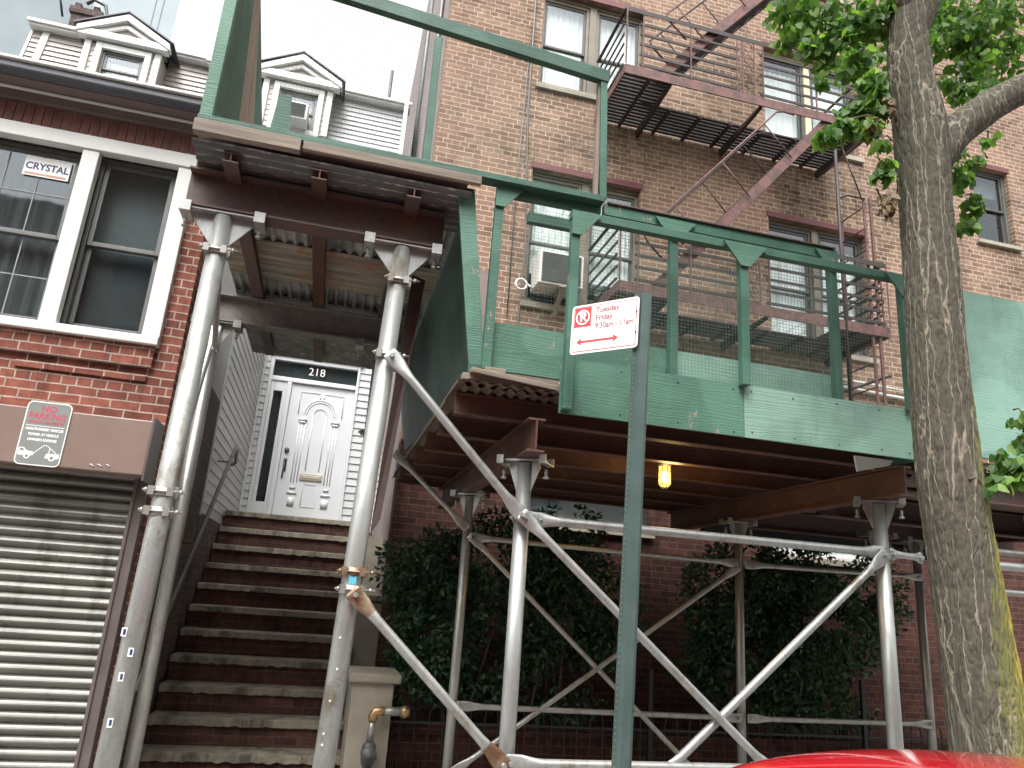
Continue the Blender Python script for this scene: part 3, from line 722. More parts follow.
def mansard(t, x0, x1, y, zb, zt, mat, holes_x):
    slope = .16
    for a, c in ((x0, holes_x[0]-.575), (holes_x[0]+.575, x1)):
        bm = BM(); lapboards(bm, a, c, zb, zt, y+.12, .105, th=.024, slope=slope); link_bm('mansard_siding', bm, mat, t)
    bm = BM(); yt = y+.12+slope*(zt-zb)
    box(bm, x0-.06, x1+.06, yt-.16, yt+.1, zt+.001, zt+.09); box(bm, x0-.08, x1+.08, yt-.20, yt-.165, zt+.04, zt+.10)
    link_bm('roof_trim', bm, 'white', t, bevel=.01)
    bm = BM(); slab(bm, [(x0, yt+.1, zt+.10), (x1, yt+.1, zt+.10), (x1, yt+6, zt+.5), (x0, yt+6, zt+.5)], (0,0,1), .05); box(bm, x0+.05, x1-.05, yt+.11, yt+6, zb-1, zt+.05); link_bm('roof', bm, 'cornice_dark', t)

def garage_house():
    t = thing('garage_house', 'red brick house with white-framed front window, roller shutter and beige mansard dormer, far left', 'house')
    # front wall, window opening, garage opening
    bm = BM(); wall_xz(bm, -6.4, -1.25, 0, 5.16, GF, .3, [(-5.4, -1.42, 3.36, 4.96), (-5.3, -1.20+(-.06), 0.0, 2.33)]); link_bm('wall', bm, 'brick_left', t)
    # projecting ledge courses
    bm = BM(); box(bm, -6.3, -1.42, GF-.045, GF-.001, 3.17, 3.335); box(bm, -2.32, -1.44, GF-.02, GF-.0005, 3.06, 3.11)
    link_bm('brick_ledge', bm, 'brick_left', t, bevel=.003)
    # soldier course, each brick real
    bm = BM(); x = -6.3
    while x < -1.30:
        box(bm, x+.005, x+.063, GF-.032+rnd.uniform(-.003,.003), GF-.002, 4.985, 5.165); x += .0677
    link_bm('soldier_course', bm, 'soldier', t, bevel=.002)
    bm = BM(); box(bm, -6.35, -1.27, GF-.022, GF-.0015, 4.975, 5.175); link_bm('mortar_bed', bm, 'mortar', t)
    # cornice, gutter
    bm = BM(); box(bm, -6.4, -1.22, GF-.07, GF+.3, 5.176, 5.255); link_bm('fascia', bm, 'cornice_brown', t, bevel=.004)
    bm = BM(); box(bm, -6.4, -1.20, GF-.11, GF-.075, 5.244, 5.254); link_bm('drip_edge', bm, 'white', t)
    bm = BM(); box(bm, -6.4, -1.20, GF-.22, GF+.3, 5.262, 5.30); link_bm('soffit', bm, 'cornice_brown', t)
    bm = BM(); box(bm, -6.4, -1.17, GF-.34, GF-.2205, 5.262, 5.324); link_bm('gutter', bm, 'cornice_dark', t, bevel=.012)
    bm = BM(); box(bm, -6.4, -1.16, GF-.365, GF-.20, 5.325, 5.348); link_bm('gutter_lip', bm, 'white', t, bevel=.005)
    bm = BM(); box(bm, -6.4, -1.30, GF-.20, 11.45, 5.302, 5.36); link_bm('flat_roof', bm, 'cornice_dark', t)
    bm = BM(); box(bm, -6.4, -6.1, GF+.301, 11.6, 0, 5.26); link_bm('party_wall', bm, 'brick_left', t)
    # side wall toward the stoop: brick, smooth panel, then siding
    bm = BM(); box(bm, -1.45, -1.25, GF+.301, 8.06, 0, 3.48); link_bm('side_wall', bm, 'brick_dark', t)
    bm = BM(); box(bm, -1.45, -1.252, GF+.301, 8.06, 3.481, 5.17); link_bm('side_panel', bm, 'stucco_grey', t)
    bm = BM(); lapboards(bm, 8.10, 11.49, 2.33, 5.3, -1.262, .115, axis='x', dirn=1); link_bm('side_siding', bm, 'sid_grey', t)
    bm = BM(); box(bm, -1.45, -1.285, 8.061, 11.6, 0, 5.25); link_bm('side_backing', bm, 'stucco_grey', t)
    obox('corner_board', 'sid_white', t, -1.28, -1.235, 8.062, 8.105, 2.3, 5.2)
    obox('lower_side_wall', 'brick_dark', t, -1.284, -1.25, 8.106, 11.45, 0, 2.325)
    # window casing
    bm = BM(); y0 = GF-.06
    box(bm, -5.52, -1.40, y0-.015, GF+.02, 4.855, 4.972); box(bm, -5.52, -1.40, y0-.03, GF+.02, 3.335, 3.40)
    for a, c in ((-5.52,-5.40), (-4.14,-4.02), (-3.18,-3.07), (-2.235,-2.115), (-1.53,-1.402)): box(bm, a, c, y0, GF+.02, 3.401, 4.854)
    link_bm('window_casing', bm, 'white', t, bevel=.006)
    for a, c, kind, g in ((-5.40,-4.14,'drape',(3,2)), (-4.02,-3.18,'drape',(3,2)), (-3.07,-2.235,'drape',(3,2)), (-2.115,-1.53,'blind',None)):
        w = sash_window(t, a, c, 3.402, 4.853, GF+.035, 'bronze_dark', 'alu', kind, meet=4.12, glass='glass_dark', grid=g, fw=.03, depth=.10, backz=(4.12, 4.83) if kind == 'blind' else (3.42, 4.83), gridmat='blind')
        if kind == 'blind': obox('lower_screen', 'blind_dark', w, a+.02, c-.02, GF+.17, GF+.175, 3.42, 4.118)
        if a == -3.07:
            s = obox('sticker', 'sign_white', w, -2.650, -2.325, GF+.050, GF+.053, 4.60, 4.765)
            s['label'] = 'white CRYSTAL sticker inside the gridded window pane'
            text('CRYSTAL', .082, 'blue', s, face_m(-2.487, GF+.049, 4.682), extr=.0006, sx=.90, bold=.0022).parent = w
            obox('sticker_stripe', 'orange', w, -2.635, -2.34, GF+.048, GF+.0497, 4.610, 4.628)
    # roller shutter
    bm = BM(); prism(bm, [(5.50,2.335),(5.50,2.72),(GF-.002,2.74),(GF-.002,2.335)], -5.6, -1.262, axis='x'); s = link_bm('shutter_box', bm, 'shutter_box', t, bevel=.008)
    obox('box_end_plate', 'shut_rail', s, -1.2615, -1.25, 5.49, GF-.003, 2.30, 2.745)
    bm = BM()
    for k in range(3): tube(bm, [(-1.60+k*.05+q*.004, 5.496, 2.372+.006*math.sin(q)+k*.004) for q in range(7)], .0035, 5)
    link_bm('paint_chip', bm, 'white', s)
    bm = BM(); z = 0.0; prof = []
    while z < 2.33:
        for k in range(7):
            u = k/7; prof.append((GF-.05-.020*math.sin(math.pi*min(1,u*1.25)) + (.012 if u > .8 else 0), z+u*.0725))
        z += .0725
    rows = [[bm.verts.new((x, yy, zz)) for x in (-5.5, -1.335)] for yy, zz in prof]
    rows2 = [[bm.verts.new((x, yy+.006, zz)) for x in (-5.5, -1.335)] for yy, zz in prof]
    for A in (rows, rows2):
        for p, q in zip(A, A[1:]): bm.faces.new((p[0], p[1], q[1], q[0]))
    link_bm('shutter_curtain', bm, 'shutter', t)
    bm = BM(); box(bm, -1.333, -1.26, GF-.10, GF-.002, 0, 2.333); box(bm, -1.345, -1.322, GF-.115, GF-.101, 0, 2.333); link_bm('guide_rail', bm, 'shut_rail', t, bevel=.004)
    obox('garage_backing', 'dark_in', t, -5.6, -1.27, GF+.35, GF+.37, 0, 2.4)
    # mansard with dormer, set back
    mansard(t, -5.80, -3.02, 11.5, 8.4, 10.24, 'sid_beige', [-4.26])
    bm = BM(); slab(bm, [(-5.66,11.55,8.4),(-5.56,11.55,8.4),(-5.56,11.87,10.23),(-5.66,11.87,10.23)],(0,1,0),.04); slab(bm, [(-5.85,11.57,8.4),(-5.81,11.57,8.4),(-5.81,11.89,10.23),(-5.85,11.89,10.23)],(0,1,0),.04); link_bm('corner_trim', bm, 'white', t)
    obox('upper_wall', 'sid_beige', t, -5.80, -3.02, 11.62, 12.2, 5.2, 8.398)
    dormer(t, -4.26, 11.42, 9.15)
    c = thing('chimney', 'stubby weathered brick chimney with a bent cable behind the left dormer', 'chimney')
    bm = BM(); prism(bm, [(-5.62,10.2),(-5.62,11.2),(-5.15,11.2),(-4.9,10.2)], 12.5, 13.0); link_bm('stack', bm, 'brick_dark', c)
    bm = BM(); box(bm, -5.66, -5.12, 12.46, 13.04, 11.2, 11.32); box(bm, -5.60, -5.5, 12.49, 12.6, 11.32, 11.42); box(bm, -5.3, -5.2, 12.49, 12.6, 11.32, 11.42); link_bm('cap', bm, 'brick_dark', c)
    bm = BM(); tube(bm, [(-5.4,12.45,11.4), (-5.3,12.45,11.52), (-5.1,12.45,11.45), (-4.95,12.45,11.0), (-4.9,12.45,10.6)], .03, 6); tube(bm, [(-5.95,12.4,11.8), (-5.70,12.4,11.0)], .02, 6); link_bm('cable', bm, 'black', c)
garage_house()

# ================================================================ row house 218
def row_house():
    t = thing('row_house', 'pale siding row house with white door numbered 218 at the top of the stoop', 'house')
    Y = 11.5
    dz0 = 2.60
    bm = BM(); hs = [(-1.16, .215, dz0, 5.21)]
    lapboards(bm, -1.225, .70, 2.52, 8.45, Y-.0, .112, th=.02, holes=hs); link_bm('siding', bm, 'sid_white', t)
    bm = BM(); wall_xz(bm, -1.28, .70, 0, 8.45, Y+.03, .25, [(-1.14, .20, dz0+.02, 5.10)]); link_bm('wall', bm, 'stucco_grey', t)
    obox('wall_joint', 'sid_white', t, -3.02, -1.46, Y+.03, Y+.2, 5.2, 8.398)
    obox('corner_board', 'white', t, -1.262, -1.226, Y-.03, Y-.002, 2.5, 5.3)
    # door frame
    bm = BM(); y = Y-.04
    box(bm, -1.155, -1.10, y, Y+.1, dz0, 5.085); box(bm, .17+.005, .215, y, Y+.1, dz0, 5.085)
    box(bm, -1.17, .23, y-.03, Y+.1, 5.086, 5.15); box(bm, -1.19, .25, y-.06, Y+.1, 5.151, 5.215)
    box(bm, -1.099, .174, y, Y+.1, 4.685, 4.755); box(bm, -.865, -.795, y, Y+.1, dz0, 4.684); box(bm, -1.099, .174, y, Y+.1, 5.015, 5.085)
    fr = link_bm('door_frame', bm, 'white_door', t, bevel=.008)
    # transom with the house number
    tr = obox('transom', 'glass_dark', t, -1.099, .174, Y+.01, Y+.016, 4.756, 5.014)
    obox('transom_backing', 'blind_dark', tr, -1.10, .175, Y+.06, Y+.07, 4.75, 5.02)
    text('218', .175, 'sign_white', tr, face_m(-.45, Y+.004, 4.895), name='house_number', extr=.003, sx=1.0, bold=-.001)
    # side light
    bm = BM(); ring(bm, -1.099, -.866, dz0+.001, 4.684, .052, Y-.02, Y+.03, wb=.22, wt=.16); sl = link_bm('sidelight', bm, 'white_door', t, bevel=.006)
    obox('pane', 'glass_dark', sl, -1.046, -.919, Y+.0, Y+.006, 2.825, 4.52); obox('pane_backing', 'dark_in', sl, -1.05, -.915, Y+.05, Y+.06, 2.8, 4.55)
    # the door leaf with raised mouldings
    x0, x1, z0, z1 = -.793, .173, dz0+.005, 4.683
    bm = BM(); box(bm, x0, x1, Y+.0, Y+.045, z0, z1); d = link_bm('door', bm, 'white_door', t, bevel=.004)
    cx = (x0+x1)/2; f = Y-.002
    bm = BM()
    def arch(r, z, y=f, w=.010, a0=0, a1=180):
        tube(bm, [(cx+r*math.cos(R(k)), y, z+r*math.sin(R(k))) for k in range(a0, a1+1, 12)], w, 6, cap=False)
    zc = 4.22
    for r in (.10, .20, .235): arch(r, zc)
    for s in (-1, 1):
        for xx, za, zb in ((.10, 3.35, zc), (.20, 3.15, zc-.12), (.285, 3.15, zc-.12), (.245, 3.15, zc-.12)):
            tube(bm, [(cx+s*xx, f, za), (cx+s*xx, f, zb)], .008, 6)
        box(bm, cx+s*.245-.065, cx+s*.245+.065, f-.015, f+.004, zc-.115, zc-.075); box(bm, cx+s*.245-.05, cx+s*.245+.05, f-.012, f+.004, zc-.155, zc-.12)
        box(bm, cx+s*.245-.07, cx+s*.245+.07, f-.012, f+.004, 2.98, 3.01); box(bm, cx+s*.245-.05, cx+s*.245+.05, f-.012, f+.004, 2.80, 2.93); box(bm, cx+s*.245-.04, cx+s*.245+.04, f-.012, f+.004, 3.06, 3.09)
        tube(bm, [(cx+s*.03, f, 4.56), (cx+s*.33, f, 4.56), (cx+s*.33, f, 4.20)], .008, 6); tube(bm, [(cx+s*.03, f, 4.56), (cx+s*.03, f, 4.47)], .008, 6)
    tube(bm, [(cx-.10, f, 2.80), (cx+.10, f, 2.80), (cx+.10, f, 3.14), (cx-.10, f, 3.14), (cx-.10, f, 2.80)], .007, 6)
    link_bm('door_moulding', bm, 'white_door', d, smooth=True)
    bm = BM(); box(bm, cx-.165, cx+.165, f-.018, f+.002, 3.20, 3.30); box(bm, cx-.14, cx+.14, f-.026, f-.0185, 3.225, 3.275); link_bm('mail_slot', bm, 'slot', d, bevel=.004)
    bm = BM(); tube(bm, [(x0+.075, f-.03, 3.63), (x0+.075, f+.002, 3.63)], .035, 14); box(bm, x0+.05, x0+.10, f-.012, f+.002, 3.30, 3.50)
    tube(bm, [(x0+.075, f-.01, 3.48), (x0+.07, f-.06, 3.42), (x0+.065, f-.06, 3.30), (x0+.06, f-.01, 3.20)], .011, 8); tube(bm, [(x0+.075,f-.05,3.47),(x0+.075,f,3.47)], .022, 10)
    link_bm('door_handle', bm, 'iron', d, smooth=True)
    # mansard and dormer
    mansard(t, -3.0, .42, 11.5, 8.47, 10.20, 'sid_white', [-1.46])
    obox('corner_trim', 'white', t, .36, .43, 11.56, 11.66, 8.47, 10.2)
    dormer(t, -1.46, 11.42, 9.05, -1)
    bm = BM(); tube(bm, [(.07,12.5,10.2), (.07,12.5,11.5)], .03, 8); link_bm('vent_pipe', bm, 'iron', t)
row_house()

# ================================================================ stoop
def stoop():
    t = thing('stoop', 'worn brownstone stoop of brick risers climbing to the white door', 'stairs')
    x0, x1 = -1.235, .40
    for k in range(12):
        z = 2.52-.22*k; y = 9.89-.29*k
        bm = BM(); n_ = 110; yb = y+.36 if k else 11.46
        # nosing with a chipped, wavy front edge
        fr = [y-.035+.012*noise.noise(Vector((i*.16, k*3.3, 0))) + .005*noise.noise(Vector((i*.5, k, 5))) for i in range(n_+1)]
        A = []
        for i in range(n_+1):
            xx = x0+.004+(x1-x0-.008)*i/n_
            A.append([bm.verts.new(p) for p in ((xx, fr[i], z-.060+.012*noise.noise(Vector((i*.22,k,1)))+.004*noise.noise(Vector((i*.7,k,1)))), (xx, fr[i]+.004, z-.008), (xx, fr[i]+.016, z), (xx, yb, z), (xx, yb, z-.066))])
        for p, q in zip(A, A[1:]):
            for s in range(5): bm.faces.new((p[s], q[s], q[(s+1)%5], p[(s+1)%5]))
        bm.faces.new(A[0]); bm.faces.new(A[-1][::-1])
        link_bm('tread', bm, 'stone', t)
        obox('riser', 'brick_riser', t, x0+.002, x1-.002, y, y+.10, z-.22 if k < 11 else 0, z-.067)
    # cheek wall and stepped piers on the right
    bm = BM(); prism(bm, [(6.9,0),(6.9,.86),(8.3,.86),(8.3,1.55),(9.2,1.55),(9.2,2.3),(11.46,2.3),(11.46,0)], .402, .74, axis='x'); link_bm('cheek_wall', bm, 'pier', t)
    for y, w, z in ((6.60, .30, .955), (8.46, .34, 1.565)):
        obox('pier', 'pier', t, .395, .735, y, y+w+.2, 0, z-.001, bevel=.008)
        obox('pier_cap', 'pier', t, .36, .79, y-.05, y+w+.25, z, z+.075, bevel=.02)
    t2 = thing('handrail', 'thin dark metal handrail rising along the siding beside the stoop steps', 'handrail')
    bm = BM(); tube(bm, [(-1.12,5.95,.90), (-1.12,6.15,1.08), (-1.10,8.70,3.10), (-1.10,8.82,3.14), (-1.18,9.6,3.08), (-1.235,9.75,3.07)], .021, 10); link_bm('rail', bm, 'iron', t2, smooth=True)
    bm = BM()
    for y, z in ((6.2,1.10), (7.4,2.05), (8.6,3.0)): tube(bm, [(-1.11,y,z), (-1.13,y,z-.06), (-1.248,y,z-.07)], .009, 6)
    link_bm('bracket', bm, 'iron', t2, smooth=True)
    # gas regulator pipe in front of the pier
    g = thing('gas_pipe', 'brass and grey pipe with round regulator fixed to the stoop pier', 'pipe')
    bm = BM(); y = 6.50
    tube(bm, [(.56,y,.08), (.57,y,.30)], .035, 12); tube(bm, [(.575,y,.30),(.575,y,.34)], .05, 12); link_bm('riser_pipe', bm, 'galv_dull', g, smooth=True)
    bm = BM(); tube(bm, [(.575,y,.34), (.575,y,.38), (.575,y,.50), (.575,y,.53)], [.035,.055,.055,.035], 12); tube(bm, [(.575,y-.09,.44), (.575,y+.02,.44)], .062, 18); tube(bm, [(.575,y-.105,.44), (.575,y-.09,.44)], .03, 12); link_bm('regulator', bm, 'iron', g, smooth=True)
    bm = BM(); tube(bm, [(.575,y,.53), (.58,y,.69)], .027, 12); tube(bm, [(.66,y,.755), (.80,y,.755)], .034, 12); link_bm('pipe', bm, 'galv_dull', g, smooth=True)
    bm = BM(); tube(bm, [(.58,y,.68), (.58,y,.72), (.595,y,.75), (.63,y,.757), (.665,y,.755)], .038, 12); link_bm('elbow', bm, 'brass', g, smooth=True); bm = BM(); tube(bm, [(.80,y,.755), (.83,y,.755), (.87,y,.755)], [.038,.05,.035], 12); link_bm('end_cap', bm, 'brass', g, smooth=True)
stoop()

# ================================================================ scaffold pieces
def coupler(parent, x, y, z, r, s=1, rusty=False):
    """clamp band round a post with its bolts"""
    bm = BM(); tube(bm, [(x,y,z-.022), (x,y,z+.022)], r+.009, 14)
    box(bm, x+s*(r+.002)-.018, x+s*(r+.002)+.022, y-.03, y+.02, z-.03, z+.03)
    tube(bm, [(x-.085*s, y-r-.010, z), (x+.125*s, y-r-.010, z)], .006, 8); tube(bm, [(x+.09*s, y-r-.010, z), (x+.105*s, y-r-.010, z)], .013, 6)
    tube(bm, [(x-.075*s, y-r-.010, z), (x-.062*s, y-r-.010, z)], .013, 6); box(bm, x-.062, x-.03, y-r-.016, y-r+.01, z-.022, z+.022); box(bm, x+.03, x+.062, y-r-.016, y-r+.01, z-.022, z+.022)
    return link_bm('coupler', bm, 'rusty' if rusty else 'galv_dull', parent)
def leg(parent, x, y, z1, r, mat='galv', plate=.2, rot=0, label=None, z0=0.0, lean=0.0, js=None):
    js = js or (.03 if plate > .15 else .021); jh = js/.03
    bm = BM(); tube(bm, [(x+lean,y,z0+.012), (x,y,z1-.02)], r, 20)
    L = link_bm('leg', bm, mat, parent)
    bm = BM(); box(bm, x+lean-.1, x+lean+.1, y-.1, y+.1, z0+.0, z0+.012); link_bm('base_plate', bm, mat, L)
    # U-head: plate, gussets, clamp jaws
    bm = BM(); c, s = math.cos(R(rot)), math.sin(R(rot))
    T = lambda u, v, z: (x+u*c-v*s, y+u*s+v*c, z)
    def obx(u0,u1,v0,v1,za,zb):
        vs = [bm.verts.new(T(u,v,z)) for u in (u0,u1) for v in (v0,v1) for z in (za,zb)]
        for q in ((0,1,3,2),(4,6,7,5),(0,4,5,1),(2,3,7,6),(0,2,6,4),(1,5,7,3)): bm.faces.new([vs[i] for i in q])
    obx(-plate, plate, -.055, .055, z1-.014, z1-.002)
    for sg in (-1, 1):
        A = [T(sg*r*.9, v, z) for v in (-.006,.006) for z in (z1-.21,)] 
        for_v = []
        for v in (-.006, .006):
            for_v.append([bm.verts.new(T(sg*r*.85, v, z1-.20)), bm.verts.new(T(sg*(plate-.035), v, z1-.05)), bm.verts.new(T(sg*(plate-.035), v, z1-.0145)), bm.verts.new(T(sg*r*.85, v, z1-.0145))])
        a, b_ = for_v
        bm.faces.new(a); bm.faces.new(b_[::-1])
        for i in range(4): bm.faces.new((a[i], b_[i], b_[(i+1)%4], a[(i+1)%4]))
        # clamp jaw: open channel gripping the flange
        obx(sg*plate-js, sg*plate+js, -.078, -.068, z1-.045*jh, z1+.018); obx(sg*plate-js, sg*plate+js, .068, .078, z1-.045*jh, z1+.018)
        obx(sg*plate-js+.001, sg*plate+js-.001, -.0675, .0675, z1-.044*jh, z1-.034*jh)
        p = T(sg*plate, 0, 0); tube(bm, [(p[0],p[1],z1-.10), (p[0],p[1],z1-.057)], .010, 8); tube(bm, [(p[0],p[1],z1-.112), (p[0],p[1],z1-.10)], .017, 6)
    link_bm('head_plate', bm, mat, L)
    if label: L['label'] = label
    return L
def brace(parent, p, q, r=.024, mat='galv', flat=.16, rust0=False, rust1=False, name='brace'):
    """tube whose ends are hammered flat and bolted"""
    p, q = Vector(p), Vector(q); d = (q-p).normalized(); L = (q-p).length
    bm = BM(); n = 14; s = d.cross(Vector((0,1,0))).normalized(); t = Vector((0,1,0))
    prof = [(0, 1.5, .18), (.02, 1.75, .18), (flat*.55, 1.7, .2), (flat, 1.15, .8), (flat+.05, 1, 1), (L-flat-.05, 1, 1), (L-flat, 1.15, .8), (L-flat*.55, 1.7, .2), (L-.02, 1.75, .18), (L, 1.5, .18)]
    rings = []
    t = (t - d*t.dot(d)).normalized()
    for u, a, c in prof: rings.append([bm.verts.new(p+d*u + s*math.cos(2*math.pi*k/n)*r*a + t*math.sin(2*math.pi*k/n)*r*c) for k in range(n)])
    for i, (A, B) in enumerate(zip(rings, rings[1:])):
        for k in range(n):
            f = bm.faces.new((A[k], A[(k+1)%n], B[(k+1)%n], B[k])); f.smooth = True
            if (rust0 and i < 3) or (rust1 and i > 5): f.material_index = 1
    bm.faces.new(rings[0][::-1]); bm.faces.new(rings[-1])
    for e in (p+d*.03, q-d*.03): tube(bm, [e-t*.03, e+t*.012], .013, 8)
    return link_bm(name, bm, [mat, 'rusty'], parent)
def ibeam(bm, p, q, h, w, tf=.012, tw=.010):
    """I-section standing upright between two points of its underside"""
    p, q = Vector(p), Vector(q); z = Vector((0,0,1))
    bar(bm, p+z*tf/2, q+z*tf/2, w, tf); bar(bm, p+z*(h-tf/2), q+z*(h-tf/2), w, tf); bar(bm, p+z*h/2, q+z*h/2, tw, h-2*tf)
def corrugated(bm, x0, x1, y0, y1, z, axis, pitch=.068, amp=.011, wob=.0):
    """sheet whose ribs run along the given axis"""
    a0, a1 = (y0, y1) if axis == 'x' else (x0, x1); n_ = int((a1-a0)/pitch*10)
    A = []
    for i in range(n_+1):
        u = a0+(a1-a0)*i/n_; h = z+amp*math.sin(2*math.pi*u/pitch)+amp
        for dz in (0, .0025):
            if axis == 'x': A.append([bm.verts.new((x0,u,h+dz)), bm.verts.new((x1,u,h+dz))])
            else: A.append([bm.verts.new((u,y0,h+dz)), bm.verts.new((u,y1,h+dz))])
    for i in range(n_):
        for k in range(2):
            p, q = A[2*i+k], A[2*i+2+k]; f = bm.faces.new((p[0], p[1], q[1], q[0])); f.smooth = True
def gusset(bm, x, z, y, L=.13, down=True, left=True, right=True):
    pts = [(x-(L if left else .03), z), (x+(L if right else .03), z), (x+.03, z-L), (x-.03, z-L)]
    prism(bm, pts, y-.014, y)
def wires(parent, x0, x1, y, z0, z1, step=.022, w=.0010):
    bm = BM()
    x = x0
    while x < x1:
        dx = .002*math.sin(x*9); box(bm, x+dx, x+dx+w, y, y+w, z0, z1); x += step
    z = z0
    while z < z1: box(bm, x0, x1, y+w, y+2*w, z, z+w); z += step
    return link_bm('wire_mesh', bm, 'wire', parent)

# ================================================================ scaffold over the stoop
def stoop_scaffold():
    t = thing('stoop_scaffold', 'tall pipe scaffold with brown girders and corrugated deck straddling the stoop', 'scaffold')
    r = .054
    YF, YR = 4.10, 5.95
    LL = leg(t, -.80, YF, 3.70, r, lean=-.04); LM = leg(t, .225, YF, 3.70, r, lean=-.095)
    leg(t, -1.055, YR, 3.66, .050, 'galv_dull', plate=.16); leg(t, .235, YR, 3.66, .034, 'galv_dull', plate=.16)
    bm = BM(); ibeam(bm, (-1.02,YF,3.702), (.46,YF,3.702), .235, .13); link_bm('girder', bm, 'girder', t)
    bm = BM(); ibeam(bm, (-1.42,YR,3.662), (.50,YR,3.662), .228, .13); link_bm('girder', bm, 'girder_grey', t)
    for x in (-.78, -.30, .24):
        bm = BM(); ibeam(bm, (x,3.85,3.900), (x,7.5,3.900), .062, .085, .008, .007)
        link_bm('joist', bm, 'girder' if x != -.30 else 'girder_or', t)
    # deck sheets seen from below
    for y0, y1, ax, m_ in ((3.83,4.34,'x','corr_rib_light'), (4.30,5.02,'y','corr'), (5.00,5.74,'x','corr_tan'), (5.70,6.15,'y','corr'), (6.08,7.85,'x','corr')):
        bm = BM(); corrugated(bm, -.99, .572, y0, y1, 4.001+(.004 if ax == 'y' else 0), ax, pitch=.076, amp=.016); link_bm('deck_sheet', bm, m_, t).location.z = -.034 if m_ == 'corr_rib_light' else 0
    bm = BM()
    for k in range(16): box(bm, -.98, .55, 3.83+k*.238, 4.06+k*.238, 4.05, 4.08)
    link_bm('deck_plank', bm, 'wood_grey', t)
    bm = BM(); box(bm, -.985, -.42, 3.775, 3.825, 4.010, 4.088); box(bm, -.41, .62, 3.79, 3.826, 4.035, 4.089); link_bm('edge_plank', bm, 'wood_grey', t, bevel=.004)
    # parapet over the front edge
    pf = bpy.data.objects.new('parapet', None); COL.objects.link(pf); pf.parent = t
    bm = BM(); box(bm, -.98, 1.40, 3.80, 3.89, 4.092, 4.132); link_bm('bottom_rail', bm, 'green_dk', pf, bevel=.003)
    bm = BM(); bar(bm, (-.95,3.85,5.23), (1.41,3.85,5.035), .05, .09); link_bm('top_rail', bm, 'green_dk', pf, bevel=.003)
    for xb, xt in ((.285,.275), (1.40,1.375)):
        bm = BM(); bar(bm, (xb,3.855,4.133), (xt,3.855,5.03), .045, .045, ref=(0,1,0)); link_bm('post', bm, 'green_mid', pf, bevel=.003)
    obox('post_batten', 'wood_raw', pf, 1.345, 1.37, 3.855, 3.89, 4.14, 5.0)
    wires(pf, -.60, 1.36, 3.895, 4.135, 5.14, w=.0008)
    bm = BM(); prism(bm, [(-.62,4.133),(-.60,4.42),(-.53,4.44),(-.50,4.133)], 3.90, 3.92); link_bm('corner_block', bm, 'green_dk', pf)
    # tall boarded end panel at the left, leaning outwards
    names = [('green_dk',0,.16), ('green_dk',.165,.33), ('wood_raw',.335,.62), ('green_dk',.625,1.0)]
    B0, B1 = Vector((-.96,3.90,4.133)), Vector((-.74,5.85,4.133)); T0, T1 = Vector((-.94,3.90,6.6)), Vector((-1.24,5.85,6.75))
    for m_, u0, u1 in names:
        bm = BM(); slab(bm, [B0.lerp(B1,u0), B0.lerp(B1,u1), T0.lerp(T1,u1), T0.lerp(T1,u0)], (-1,0,0), .02+u0*.01); link_bm('side_board', bm, m_, pf)
    bm = BM(); box(bm, -.985, -.92, 3.85, 3.90, 4.133, 6.6); link_bm('corner_post', bm, 'green', pf)
    # grey plywood screen between the upper deck and the lower scaffold, green on its front edge
    bm = BM(); slab(bm, [(.745,3.93,2.93), (.745,8.15,3.2), (.574,8.15,4.04), (.574,3.93,4.04)], (1,0,0), .02)
    link_bm('side_screen', bm, 'ply_grey', t)
    bm = BM(); slab(bm, [(.668,3.90,2.90), (.76,3.90,2.89), (.60,3.90,4.06), (.495,3.90,4.06)], (0,1,0), .025); link_bm('screen_edge_board', bm, 'green', t, bevel=.003)
    obox('screen_block', 'green_dk', t, .655, .765, 3.885, 3.899, 2.90, 2.955)
    # grey plank hanging behind the middle leg
    bm = BM(); slab(bm, [(.26,4.45,2.0), (.31,4.45,2.1), (.42,4.5,3.68), (.33,4.45,3.68)], (0,1,0), .03); link_bm('hanging_plank', bm, 'girder', t)
    # braces and couplers
    brace(t, (-1.04,YR-.10,3.60), (-1.10,5.5,2.10), .026)
    brace(t, (-.80,4.2,3.45), (-.96,5.5,3.30), .020, 'galv_dull', flat=.1)
    coupler(t, -.805, YF, 3.46, r, 1); coupler(t, -.828, YF, 2.10, r, 1); coupler(t, -.83, YF, 2.0, r*.9, 1)
    coupler(t, .22, YF, 3.46, r, 1); coupler(t, .208, YF, 2.99, r, 1); coupler(t, .175, YF, 1.78, r, 1, True); coupler(t, .175, YF, 1.69, r, 1); coupler(t, .235, YR, 2.9, .034, 1)
    for i, (x, z) in enumerate(((-.862,1.42), (-.835,1.22), (-.815,1.33), (-.842,1.02))):
        s = obox('sticker', 'sign_white', t, x-.012, x+.012, YF-r-.004, YF-r-.0015, z-.020, z+.020)
        obox('sticker_print', 'blue', s, x-.004, x+.008, YF-r-.0052, YF-r-.0042, z-.012, z+.014)
    s = obox('sticker', 'cyan', t, .155, .195, YF-r-.004, YF-r-.0015, 1.715, 1.76)
    for x, z in ((.15,1.45), (.14,1.15), (.13,1.0), (.155,1.3), (.13,.95)):
        bm = BM(); tube(bm, [(x,YF-r-.002,z), (x,YF-r+.004,z)], .006, 8); link_bm('rivet', bm, 'white', LM)
stoop_scaffold()

